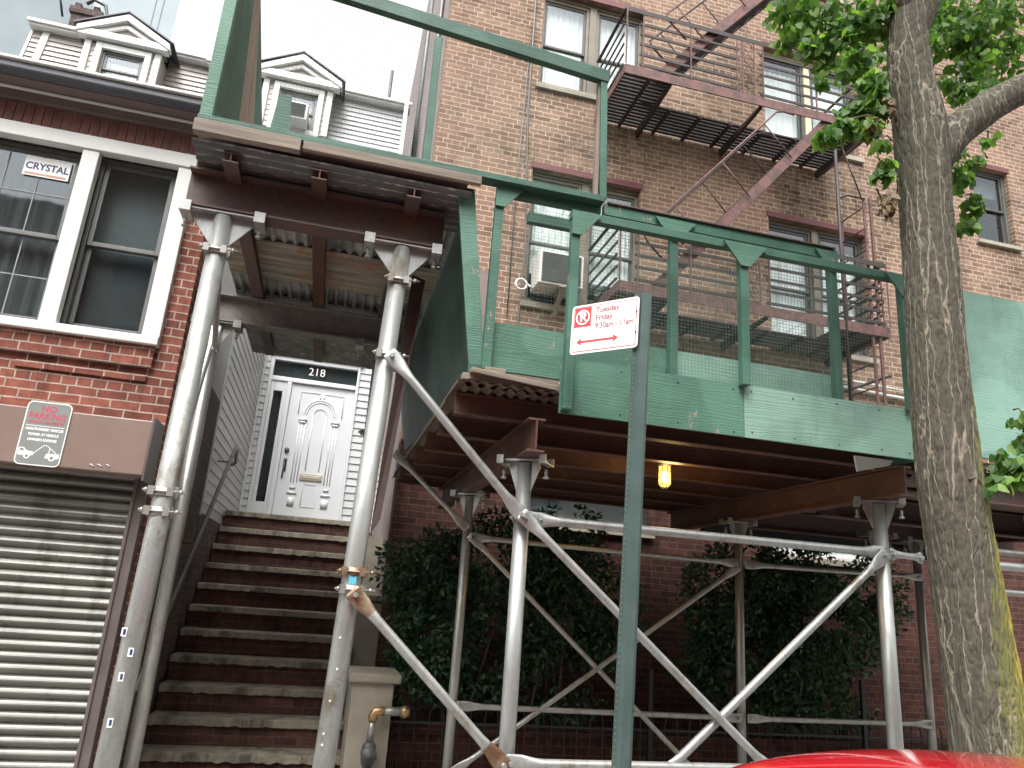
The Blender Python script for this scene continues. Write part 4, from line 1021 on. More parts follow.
# ================================================================ sidewalk scaffold in front of the apartments
def sidewalk_scaffold():
    t = thing('sidewalk_scaffold', 'green boarded sidewalk scaffold on galvanised pipe legs in front of the apartments', 'scaffold')
    YF, YR = 4.10, 5.80
    r = .044
    for x in (1.08, 3.49): leg(t, x, YF, 2.485, r, plate=.13, rot=-35)
    leg(t, 5.90, YF, 2.485, r, plate=.13, rot=-35)
    for x in (1.09, 3.48, 5.31): leg(t, x, YR, 2.485, .036, 'galv_dull', plate=.12, rot=-35 if x < 2 else 0)
    for x in (1.065, 3.48):
        bm = BM(); ibeam(bm, (x,3.84,2.488), (x,7.1,2.488), .19, .10, .012, .010); link_bm('girder', bm, 'girder_or', t)
    bm = BM(); ibeam(bm, (5.9,3.84,2.488), (5.9,7.1,2.488), .19, .10); link_bm('girder', bm, 'girder_or', t)
    for y in (4.02, 4.62, 5.22, 5.84, 6.44, 7.04):
        bm = BM(); ibeam(bm, (.62,y,2.682), (6.6,y,2.682), .125, .075, .009, .007); link_bm('joist', bm, 'girder_or', t)
    obox('deck_shade_board', 'black', t, 3.6, 6.6, 6.62, 6.70, 2.40, 2.675)  # black board added to stand for the darkness under the deck
    bm = BM(); corrugated(bm, .60, 3.86, 3.86, 7.7, 2.81, 'y'); link_bm('deck_sheet', bm, 'corr_dk', t)
    bm = BM(); corrugated(bm, .60, 1.16, 3.80, 4.3, 2.822, 'y', pitch=.080, amp=.009); link_bm('deck_sheet', bm, 'corr_dk', t)
    bm = BM()
    for k in range(16): box(bm, .62, 3.84, 3.90+k*.238, 4.13+k*.238, 2.85, 2.885)
    link_bm('deck_plank', bm, 'wood_grey', t)
    bm = BM(); box(bm, .62, 1.20, 3.84, 3.99, 2.845, 2.885); box(bm, .70, 1.20, 3.92, 3.99, 2.886, 2.95); bar(bm, (.66,3.82,2.895),(1.16,3.84,2.86), .05,.03); box(bm, .74, .86, 3.82, 3.86, 2.90, 2.93)
    link_bm('edge_plank', bm, 'wood_grey', t, bevel=.004)
    # rear, higher fence
    pb = bpy.data.objects.new('parapet', None); COL.objects.link(pb); pb.parent = t
    for x0, x1 in ((.765,1.90), (1.905,3.085)):
        bm = BM(); box(bm, x0, x1, 3.915, 3.933, 2.945, 3.235); link_bm('board', bm, 'green' if x0 < 1 else 'green_lt', pb)
    for x in (.755, 1.90, 3.06):
        bm = BM(); box(bm, x-.026, x+.026, 3.86, 3.912, 2.93, 4.04); link_bm('post', bm, 'green_mid', pb, bevel=.003)
        bm = BM(); gusset(bm, x, 4.09, 3.858, .14, left=x > 1, right=x < 3); link_bm('gusset', bm, 'green', pb)
    bm = BM(); box(bm, .73, 1.40, 3.865, 3.91, 4.042, 4.10); box(bm, 1.42, 3.10, 3.865, 3.91, 4.042, 4.118); link_bm('top_rail', bm, 'green_mid', pb, bevel=.003)
    bm = BM(); box(bm, 1.44, 3.08, 3.85, 3.93, 4.119, 4.128); link_bm('rail_cap', bm, 'girder', pb)
    obox('back_rail', 'green_mid', pb, 1.03, 1.36, 4.25, 4.30, 4.115, 4.185)
    wires(pb, .78, 3.06, 3.935, 3.236, 4.04)
    bm = BM(); bar(bm, (1.92,3.95,3.25),(1.62,4.3,2.95), .03,.05); link_bm('strut', bm, 'blue', pb) if False else bm.free()
    # front fence
    pf = bpy.data.objects.new('parapet', None); COL.objects.link(pf); pf.parent = t
    for x0, x1 in ((1.145,2.268), (2.272,3.46)):
        bm = BM(); box(bm, x0, x1, 3.70, 3.718, 2.69, 3.005); link_bm('board', bm, 'green' if x0 < 2 else 'green_lt', pf)
    for x in (1.175, 2.26, 3.415):
        bm = BM(); box(bm, x-.026, x+.026, 3.644, 3.697, 2.99 if x > 1.5 else 2.70, 3.85); link_bm('post', bm, 'green_mid', pf, bevel=.003)
        bm = BM(); gusset(bm, x, 3.885, 3.642, .145, left=x > 2, right=x < 3); link_bm('gusset', bm, 'green', pf)
    bm = BM(); box(bm, 1.145, 3.445, 3.65, 3.70, 3.852, 3.905); link_bm('top_rail', bm, 'green_mid', pf, bevel=.003)
    bm = BM(); box(bm, 3.462, 3.48, 3.69, 3.95, 2.69, 3.0); link_bm('end_board', bm, 'green_dk', pf)
    wires(pf, 1.20, 3.40, 3.722, 3.006, 3.852)
    bm = BM()
    for x in (1.2,1.5,1.85,2.2,2.32,2.6,2.9,3.2,3.4):
        for z in (2.72, 2.97): tube(bm, [(x,3.697,z+rnd.uniform(-.01,.01)), (x,3.702,z)], .005, 6)
    link_bm('nail_head', bm, 'iron', pf)
    bm = BM(); slab(bm, [(3.14,3.87,2.71),(3.43,3.87,2.71),(3.40,3.87,2.675),(3.155,3.87,2.61)], (0,1,0), .008); link_bm('white_panel', bm, 'white', t)
    # pipes and braces, front plane and rear plane
    yf = YF-r-.03
    brace(t, (.215,yf-.01,2.995), (1.075,yf-.005,2.135), .025); brace(t, (1.05,yf-.02,2.165), (2.62,yf-.02,.85), .024)
    brace(t, (.175,yf-.01,1.685), (1.07,yf,.86), .025, rust0=True, rust1=True)
    brace(t, (3.47,yf,2.15), (1.90,yf+.03,.80), .024)
    brace(t, (1.09,yf+.02,2.14), (3.48,yf+.02,2.145), .026, name='rail'); brace(t, (1.06,yf+.02,.885), (3.5,yf+.02,.885), .026, name='rail'); brace(t, (3.50,yf+.02,2.145), (3.78,yf+.05,2.14), .022, flat=.06, name='rail')
    yr = YR-.06
    brace(t, (.44,yr,2.74), (1.08,yr,2.20), .020, 'galv_dull'); brace(t, (1.10,yr,2.16), (3.10,yr,.46), .020, 'galv_dull')
    brace(t, (3.45,yr,2.10), (1.10,yr,.46), .020, 'galv_dull')
    brace(t, (1.10,yr,2.14), (3.44,yr,2.125), .021, 'galv_dull', name='rail'); brace(t, (3.50,yr,2.12), (5.30,yr,2.15), .021, 'galv_dull', name='rail')
    brace(t, (1.11,yr,.92), (3.45,yr,.91), .021, 'galv_dull', name='rail'); brace(t, (3.50,yr,.91), (5.28,yr,.92), .021, 'galv_dull', name='rail')
    for x, z in ((1.08,2.14), (3.49,2.14), (3.49,.9)): coupler(t, x, YF, z, r)
sidewalk_scaffold()

def neighbour_scaffold():
    t = thing('sidewalk_scaffold', 'neighbouring sidewalk scaffold with pale mint plywood hoarding right of the tree', 'scaffold')
    bm = BM(); slab(bm, [(3.80,3.70,2.77), (5.05,3.70,2.70), (5.05,3.70,3.90), (3.90,3.70,3.90)], (0,1,0), .02); link_bm('board', bm, 'green_pale', t)
    bm = BM(); slab(bm, [(5.055,3.70,2.70), (6.3,3.70,2.70), (6.3,3.70,3.90), (5.055,3.70,3.90)], (0,1,0), .02); link_bm('board', bm, 'green_pale', t)
    bm = BM(); slab(bm, [(3.775,3.72,2.76), (3.798,3.72,2.76), (3.895,3.72,3.92), (3.872,3.72,3.92)], (0,1,0), .05); link_bm('post', bm, 'black', t)
    bm = BM(); corrugated(bm, 3.9, 7.0, 3.86, 7.7, 2.70, 'x'); link_bm('deck_sheet', bm, 'corr_dk', t)
    bm = BM()
    for k in range(16): box(bm, 3.9, 7.0, 3.90+k*.238, 4.13+k*.238, 2.74, 2.78)
    link_bm('deck_plank', bm, 'wood_grey', t)
    bm = BM()
    for y, z in ((3.86,2.50), (5.1,2.50), (6.3,2.50)): ibeam(bm, (3.75,y,z), (7.0,y,z), .19, .10)
    link_bm('girder', bm, 'girder', t)
    for x in (4.9, 6.9):
        for y in (4.1, 5.8): leg(t, x, y, 2.50, .044, 'galv_dull', plate=.13)
    brace(t, (3.95,4.0,2.22), (6.9,4.0,2.22), .022, 'galv_dull', name='rail'); brace(t, (4.0,3.95,2.125), (6.9,3.95,2.125), .028, name='rail'); brace(t, (3.95,4.0,1.965), (6.9,4.0,1.965), .02, 'galv_dull', name='rail')
    obox('edge_plank', 'wood_grey', t, 3.84, 6.9, 3.74, 3.86, 2.70, 2.738)
neighbour_scaffold()

# ================================================================ caged bulkhead lamp under the deck
def lamp():
    t = thing('caged_lamp', 'lit yellow caged bulkhead lamp hanging under the sidewalk scaffold deck', 'lamp')
    x, y, z = 2.355, 4.92, 2.625
    bm = BM(); tube(bm, [(x,y,z-.06), (x,y,z-.035), (x,y,z+.085)], [.028,.042,.042], 16); link_bm('glass_jar', bm, 'lamp', t, smooth=True)
    MT['lamp'].node_tree.nodes['Principled BSDF'].inputs['Alpha'].default_value = .45
    bm = BM(); tube(bm, [(x,y,z-.02), (x,y,z+.0), (x,y,z+.045)], [.014,.022,.016], 12); link_bm('bulb', bm, 'bulb', t, smooth=True)
    bm = BM(); tube(bm, [(x,y,z+.087), (x,y,z+.115), (x,y,z+.135)], [.052,.052,.03], 16); link_bm('fitting', bm, 'iron', t, smooth=True)
    bm = BM()
    for k in range(8):
        a = k*math.pi/4; c, s = math.cos(a)*.047, math.sin(a)*.047
        tube(bm, [(x+c*.4,y+s*.4,z-.075), (x+c,y+s,z-.045), (x+c,y+s,z+.09)], .0035, 5)
    for zz in (z-.045, z+.0, z+.045): tube(bm, [(x+.048*math.cos(k*.4),y+.048*math.sin(k*.4),zz) for k in range(17)], .003, 5)
    link_bm('cage', bm, 'iron', t)
    ld = bpy.data.lights.new('lamp_light', 'POINT'); ld.energy = 5; ld.color = (1,.60,.22); ld.shadow_soft_size = .07
    lo = bpy.data.objects.new('lamp_light', ld); COL.objects.link(lo); lo.location = (x, y-.10, z-.02); lo.parent = t
lamp()

# ================================================================ street sign
def street_sign():
    t = thing('parking_sign', 'white and red Tuesday Friday parking sign on a perforated green post', 'street sign')
    # U-channel post, slightly leaning
    bm = BM(); b0, b1 = Vector((1.330,3.215,0)), Vector((1.412,3.215,3.235)); w, d, th = .031, .032, .005
    prof = [(-w-.014,-.0),(-w,0),(-w+.010,-d),(w-.010,-d),(w,0),(w+.014,0),(w+.014,th),(w-.004,th),(w-.014,-d+th),(-w+.014,-d+th),(-w+.004,th),(-w-.014,th)]
    A = [bm.verts.new(b0+Vector((u,v,0))) for u, v in prof]; B = [bm.verts.new(b1+Vector((u,v,0))) for u, v in prof]
    for i in range(len(prof)): j = (i+1)%len(prof); bm.faces.new((A[i],A[j],B[j],B[i]))
    p = link_bm('post', bm, 'pole_green', t)
    bm = BM()
    for k in range(125):
        c = b0.lerp(b1, k/125+.004); tube(bm, [c+Vector((-w-.006,-.0015,0)), c+Vector((-w-.006,.001,0))], .0035, 6)
    link_bm('post_hole', bm, 'sign_grey', p)
    # plate, turned towards the street
    cx, cy, cz = 1.247, 3.33, 3.077; W, H = .390, .271; rz = -49.7
    slope = R(-1.5)
    T = Matrix.Translation((cx,cy,cz)) @ Matrix.Rotation(R(rz), 4, 'Z') @ Matrix.Rotation(R(90), 4, 'X') @ Matrix.Rotation(R(SIGN_ROLL), 4, 'Z')
    def rr(w_, h_, r_, z0, z1, mat, name, parent, dx=0, dy=0):
        bm = BM(); pts = []
        for (sx, sy, a0) in ((1,1,0),(-1,1,90),(-1,-1,180),(1,-1,270)):
            for k in range(5):
                a = R(a0+k*22.5); pts.append((dx+sx*(w_/2-r_)+r_*math.cos(a), dy+sy*(h_/2-r_)+r_*math.sin(a)))
        A = [bm.verts.new(T @ Vector((a,b_,z0))) for a, b_ in pts]; B = [bm.verts.new(T @ Vector((a,b_,z1))) for a, b_ in pts]
        bm.faces.new(A); bm.faces.new(B)
        for i in range(len(pts)): j = (i+1)%len(pts); bm.faces.new((A[i],A[j],B[j],B[i]))
        return link_bm(name, bm, mat, parent)
    pl = rr(W, H, .018, -.002, .001, 'sign_white', 'sign_plate', t)
    rr(W-.022, H-.022, .012, .0012, .0018, 'sign_red', 'border', pl); rr(W-.030, H-.030, .009, .0020, .0026, 'sign_white', 'panel', pl)
    rr(.100, .108, .001, .0028, .0034, 'sign_red', 'red_square', pl, dx=-W/2+.067, dy=H/2-.070)
    def disc(cx_, cy_, r0, r1, z, mat, name):
        bm = BM(); n_ = 32; A = [bm.verts.new(T @ Vector((cx_+r0*math.cos(2*math.pi*k/n_), cy_+r0*math.sin(2*math.pi*k/n_), z))) for k in range(n_)]
        B = [bm.verts.new(T @ Vector((cx_+r1*math.cos(2*math.pi*k/n_), cy_+r1*math.sin(2*math.pi*k/n_), z))) for k in range(n_)]
        for k in range(n_): bm.faces.new((A[k],A[(k+1)%n_],B[(k+1)%n_],B[k]))
        return link_bm(name, bm, mat, pl)
    px, py = -W/2+.067, H/2-.070
    disc(px, py, .034, .042, .0038, 'sign_white', 'ring'); 
    text('P', .068, 'sign_white', pl, T @ Matrix.Translation((px, py, .0038)), extr=.0002, bold=.003)
    bm = BM(); slab(bm, [T @ Vector(q) for q in ((px-.028,py+.023,.0044),(px-.022,py+.029,.0044),(px+.028,py-.023,.0044),(px+.022,py-.029,.0044))], T.to_3x3() @ Vector((0,0,1)), .0003); link_bm('slash', bm, 'sign_white', pl)
    for s, yy, xx in (('Tuesday', .094, -.052), ('Friday', .050, -.052), ('9:30am - 11am', .006, -.052)):
        text(s, .043, 'sign_text', pl, T @ Matrix.Translation((xx, yy, .0030)), extr=.0003, sx=.95 if len(s) < 9 else .86, align='LEFT', bold=.0011)
    ar = [(-.158,-.072),(-.130,-.052),(-.130,-.066),(.058,-.066),(.058,-.052),(.086,-.072),(.058,-.092),(.058,-.078),(-.130,-.078),(-.130,-.092)]
    bm = BM(); slab(bm, [T @ Vector((a,b_,.003)) for a, b_ in ar], T.to_3x3() @ Vector((0,0,1)), .0006); link_bm('arrow', bm, 'sign_red', pl)
    bm = BM()
    for yy in (.055, -.055): c = T @ Vector((W/2-.012, yy, 0)); nn = T.to_3x3() @ Vector((0,0,1)); tube(bm, [c-nn*.004, c+nn*.006], .005, 8)
    link_bm('bolt', bm, 'iron', pl)
SIGN_ROLL = -1.6
street_sign()

# ================================================================ no parking sign on the shutter box
def no_parking():
    t = thing('no_parking_sign', 'grey NO PARKING tow-away sign fixed to the brown shutter box', 'sign')
    cx, y, cz, W, H = -1.92, 5.493, 2.548, .275, .435
    def rr(w_, h_, r_, y0, y1, mat, name, parent):
        bm = BM(); pts = []
        for (sx, sy, a0) in ((1,1,0),(-1,1,90),(-1,-1,180),(1,-1,270)):
            for k in range(5): a = R(a0+k*22.5); pts.append((cx+sx*(w_/2-r_)+r_*math.cos(a), cz+sy*(h_/2-r_)+r_*math.sin(a)))
        prism(bm, pts, y0, y1); return link_bm(name, bm, mat, parent)
    p = rr(W, H, .035, y-.0015, y+.003, 'sign_white', 'sign_plate', t); rr(W-.014, H-.014, .028, y-.0025, y-.0017, 'sign_grey', 'panel', p)
    def tx(s, dz, size, mat, sx=1, b_=.0008): text(s, size, mat, p, face_m(cx, y-.003, cz+dz), extr=.0004, sx=sx, bold=b_)
    tx('NO', .168, .060, 'sign_pink', 1.0, .002); tx('PARKING', .116, .060, 'sign_pink', .90, .002); tx('PRIVATE PROPERTY', .073, .027, 'sign_pink', .92)
    bm = BM(); box(bm, cx-W/2+.02, cx+W/2-.02, y-.0033, y-.0027, cz+.047, cz+.051)
    # the two vehicles and the tow line
    z0 = cz-.155; f0, f1 = y-.0035, y-.0027
    for pi, pts in enumerate(([(-.125,.0),(-.125,.050),(-.095,.052),(-.075,.032),(-.032,.026),(-.030,.006),(-.06,-.002)], [(.040,-.008),(.047,.022),(.075,.024),(.125,.024),(.125,-.006),(.10,-.010)])):
        prism(bm, [(cx+a, z0+b_) for a, b_ in pts], f0, f1)
        if pi == 0: tube(bm, [(cx-.068,f0-.0004,z0-.004), (cx-.068,f1,z0-.004)], .018, 20); link_bm('car_symbol', bm, 'sign_white', p); bm = BM()
    for a, b_ in (((-.030,.02),(.022,.076)), ((.022,.076),(.040,.076)), ((.040,.076),(.105,.028)), ((.060,.060),(.060,.024))): bar(bm, (cx+a[0],y-.003,z0+a[1]), (cx+b_[0],y-.003,z0+b_[1]), .0006, .004, ref=(0,0,1)) if a[0] != b_[0] else box(bm, cx+a[0]-.002, cx+a[0]+.002, f0, f1, z0+b_[1], z0+a[1])
    for a, r_ in ((.083,.021),): tube(bm, [(cx+a,f0-.0004,z0-.004), (cx+a,f1,z0-.004)], r_, 20)
    o = link_bm('tow_symbol', bm, 'sign_white', p)
    bm = BM(); 
    for a, r_ in ((-.068,.010), (.083,.012)): tube(bm, [(cx+a,f0-.0012,z0-.004), (cx+a,f0-.0006,z0-.004)], r_, 16)
    prism(bm, [(cx+a, z0+b_) for a, b_ in ((-.118,.030),(-.118,.045),(-.098,.045),(-.085,.032))], f0-.0012, f0-.0002)
    link_bm('symbol_detail', bm, 'sign_grey', p)
    tx('UNAUTHORIZED VEHICLES', .026, .0235, 'sign_white', .80); tx('TOWED AT VEHICLE', -.010, .0235, 'sign_white', .85); tx("OWNER'S EXPENSE", -.046, .0235, 'sign_white', .88)
no_parking()

# ================================================================ planting: shrubs, low railing
def shrub(label, blobs, stems, n, seed, L=.068):
    t = thing('shrub', label, 'shrub', 'dark shrubs in the bed under the scaffold')
    r = random.Random(seed); bm = BM()
    vol = [b_[3]*b_[4]*b_[5] for b_ in blobs]; tot = sum(vol)
    for b_, v in zip(blobs, vol):
        c = Vector(b_[:3]); S = Vector(b_[3:6])
        for _ in range(int(n*v/tot)):
            u = rv(r)*(r.random()**.45); p = c + Vector((u.x*S.x, u.y*S.y, u.z*S.z))
            if noise.noise(p*2.6+Vector((seed,0,0)))+.6*noise.noise(p*7) < -.13: continue
            d = (rv(r) + Vector((u.x,u.y-.4,u.z-.2))*.8).normalized(); leaf(bm, p, d, rv(r)+Vector((0,-.5,.8)), L*r.uniform(.45,1.3), L*r.uniform(.35,.62))
    link_bm('foliage', bm, 'leaf_dark', t)
    bm = BM()
    for s in stems:
        b0 = Vector(s); 
        for k in range(4):
            e = b0+Vector((r.uniform(-.35,.35), r.uniform(-.2,.2), r.uniform(1.1,1.9))); m_ = b0.lerp(e,.5)+Vector((r.uniform(-.08,.08),0,0)); tube(bm, [b0,m_,e], [.022,.014,.006], 7)
    link_bm('stem', bm, 'stemwood', t)
shrub('broad dark green shrub beside the stoop pier and behind the first scaffold legs', [(1.05,7.5,1.9,.55,.35,.45), (.95,7.2,.95,.4,.25,.3), (2.2,7.4,.75,.8,.3,.22), (1.35,7.4,1.75,.72,.5,.60), (1.15,7.3,1.35,.48,.4,.5), (1.9,7.5,2.2,.62,.4,.42), (2.35,7.4,1.9,.68,.5,.62), (2.85,7.4,1.6,.50,.4,.55), (2.3,7.5,1.3,.6,.4,.4), (2.5,7.6,2.45,.45,.3,.28), (1.6,7.3,.85,.5,.3,.28)], [(1.4,7.4,0),(2.5,7.5,0),(2.0,7.4,0)], 29000, 3)
shrub('thick dark shrub behind the right-hand scaffold braces, left of the tree', [(3.95,7.4,1.2,.35,.3,.3), (6.35,7.6,2.0,.4,.3,.55), (5.0,7.2,.8,.9,.3,.25), (4.5,7.4,1.9,.75,.5,.6), (4.1,7.2,1.45,.42,.4,.5), (5.2,7.4,1.95,.75,.5,.62), (5.8,7.5,1.7,.6,.4,.6), (4.9,7.3,1.25,.8,.4,.42), (5.6,7.3,2.35,.55,.35,.3), (4.7,7.5,2.45,.45,.3,.2), (4.3,7.2,.95,.5,.3,.3)], [(4.3,7.3,0),(5.0,7.4,0),(5.6,7.4,0)], 28000, 9)

def low_fence():
    t = thing('garden_fence', 'low black iron hoop-topped railing round the planting bed', 'fence')
    Y = 6.95; bm = BM(); x = .86
    box(bm, .8, 8.5, Y-.01, Y+.01, .60, .622); box(bm, .8, 8.5, Y-.01, Y+.01, .10, .122)
    link_bm('rail', bm, 'black', t)
    bm = BM()
    while x < 8.4:
        tube(bm, [(x,Y-.004,.05), (x,Y-.004,.66), (x+.012,Y-.004,.715), (x+.045,Y-.004,.745), (x+.08,Y-.004,.745), (x+.113,Y-.004,.715), (x+.125,Y-.004,.66), (x+.125,Y-.004,.05)], .0065, 6, cap=False); x += .25
    link_bm('hoop', bm, 'black', t, smooth=True)
    for x in (3.2, 5.55, 7.9): obox('post', 'black', t, x-.02, x+.02, Y-.03, Y+.01, 0, 1.15)
    w = thing('planter_wall', 'low dark brick wall edging the planting bed behind the iron railing', 'wall')
    bm = BM(); box(bm, .80, 8.5, 7.08, 7.25, 0, .50); link_bm('brickwork', bm, 'brick_apt_low', w)
    bm = BM(); box(bm, .80, 8.5, 7.06, 7.27, .501, .55); link_bm('coping', bm, 'brick_riser', w)
    bm = BM(); box(bm, .80, 8.5, 7.26, 8.19, -.002, .42); o = link_bm('soil_bed', bm, 'stemwood'); o['kind'] = 'structure'
low_fence()

# ================================================================ street tree
def tree():
    t = thing('street_tree', 'stout street tree with ridged bark and yellow lichen in front of the scaffolds', 'tree')
    # centre line and radii measured along the trunk
    line = [(3.2, 2.95, -0.02, 0.26), (3.14, 2.96, 0.4, 0.215), (3.055, 2.98, 1.12, 0.172), (3.017, 3.0, 1.95, 0.152), (2.982, 3.0, 2.47, 0.147), (2.977, 3.0, 2.98, 0.14), (2.992, 3.0, 3.5, 0.136), (3.0, 3.0, 4.0, 0.133), (3.02, 3.0, 4.45, 0.144), (2.985, 3.0, 4.85, 0.121), (3.0, 3.0, 5.2, 0.109), (3.04, 3.02, 5.5, 0.117), (3.0, 3.05, 6.3, 0.086), (2.9, 3.1, 7.4, 0.058), (2.8, 3.2, 8.8, 0.023)]
    def sweep(name, line, n, step, parent, amp=.014):
        pts = []
        for a, c in zip(line, line[1:]):
            A, B = Vector(a[:3]), Vector(c[:3]); k_ = max(2, int((B-A).length/step))
            for k in range(k_): u = k/k_; s = u*u*(3-2*u) if False else u; pts.append((A.lerp(B,s), a[3]+(c[3]-a[3])*s))
        pts.append((Vector(line[-1][:3]), line[-1][3]))
        # smooth
        for _ in range(6):
            pts = [pts[0]] + [((pts[i-1][0]+pts[i][0]*2+pts[i+1][0])/4, (pts[i-1][1]+pts[i][1]*2+pts[i+1][1])/4) for i in range(1, len(pts)-1)] + [pts[-1]]
        bm = BM(); prev = None; rings = []
        for i, (p, r_) in enumerate(pts):
            d = (pts[min(i+1,len(pts)-1)][0]-pts[max(i-1,0)][0]).normalized()
            s = Vector((1,0,0)) if prev is None else prev
            s = (s-d*s.dot(d)).normalized(); prev = s; q = d.cross(s); ring_ = []
            for k in range(n):
                a = 2*math.pi*k/n; dr = s*math.cos(a)+q*math.sin(a); b_ = p+dr*r_
                w = b_.copy(); w.z *= .22; w2 = b_.copy(); w2.z *= .5
                h = abs(noise.noise(w*24))*.9 - .3 + .5*abs(noise.noise(w*52)) + .25*noise.noise(w2*60)
                big = noise.noise(Vector((b_.x*2.5, b_.y*2.5, b_.z*.7)))
                ring_.append(bm.verts.new(p+dr*(r_*(1+.06*big)+h*amp*min(1,r_/.12))))
            rings.append(ring_)
        for A, B in zip(rings, rings[1:]):
            for k in range(n): f = bm.faces.new((A[k],A[(k+1)%n],B[(k+1)%n],B[k])); f.smooth = True
        bm.faces.new(rings[0][::-1]); bm.faces.new(rings[-1])
        return link_bm(name, bm, 'bark', parent)
    sweep('trunk', line, 170, .013, t, .010)
    sweep('limb', [(3.04,3.0,4.22,.10), (3.25,2.98,4.50,.098), (3.50,2.95,4.72,.092), (3.83,2.92,4.95,.088), (4.4,2.85,5.35,.085), (5.1,2.7,5.8,.06), (6.0,2.5,6.3,.03)], 70, .02, t, .007)
    sweep('limb', [(3.0,3.0,5.1,.10), (3.18,2.95,5.55,.085), (3.5,2.8,6.2,.07), (4.0,2.6,7.2,.03)], 50, .03, t, .006)
    sweep('limb', [(3.0,3.0,5.25,.08), (2.7,2.85,5.75,.06), (2.2,2.7,6.3,.045), (1.6,2.5,7.0,.02)], 50, .03, t, .006)
    # foliage clusters: centre, spread, leaves
    CL = []
    def cl(x, y, z, rx, rz, n, ry=.22, dry=False): CL.append((x,y,z,rx,ry,rz,n,dry))
    for c in LEAFC: cl(*c)
    # crown above and beside the frame
    rr_ = random.Random(5)
    for _ in range(60):
        a = rr_.uniform(0, 6.28); q = rr_.uniform(.6, 3.0); z = rr_.uniform(6.1, 9.2)
        cl(3.0+q*math.cos(a)*.9, 2.9+q*math.sin(a)*.8, z+ (3-q)*.3, .55, .4, 75, .5)
    r = random.Random(11); bm = BM(); bd = BM(); bt = BM()
    for x, y, z, rx, ry, rz, n_, dry in CL:
        c = Vector((x,y,z)); target = bd if dry else bm
        # twig to hang the leaves on
        for k in range(max(1, n_//28)):
            e = c+Vector((r.uniform(-rx,rx)*.8, r.uniform(-ry,ry), r.uniform(-rz,rz)*.8)); s0 = c+Vector((r.uniform(-.1,.1), 0, rz*.9))
            tube(bt, [s0, s0.lerp(e,.5)+Vector((0,0,.03)), e], [.006,.004,.002], 5, cap=False)
        for k in range(int(n_*2.7)):
            u = rv(r)*(r.random()**.4); p = c+Vector((u.x*rx, u.y*ry, u.z*rz))
            d = (Vector((r.uniform(-.7,.7), r.uniform(-.7,.7), r.uniform(-1.2,-.1)))).normalized()
            L = r.uniform(.042,.072) if not dry else r.uniform(.04,.06); leaf(target, p, d, rv(r)*.7+Vector((0,-.6,.5)), L, L*r.uniform(.75,.98))
    link_bm('crown', bm, 'leaf_tree', t); 
    o = link_bm('withered_leaves', bd, 'leaf_dry', t); o['label'] = 'dry brown leaves hanging beside the trunk'
    link_bm('twig', bt, 'stemwood', t)['kind'] = 'stuff'
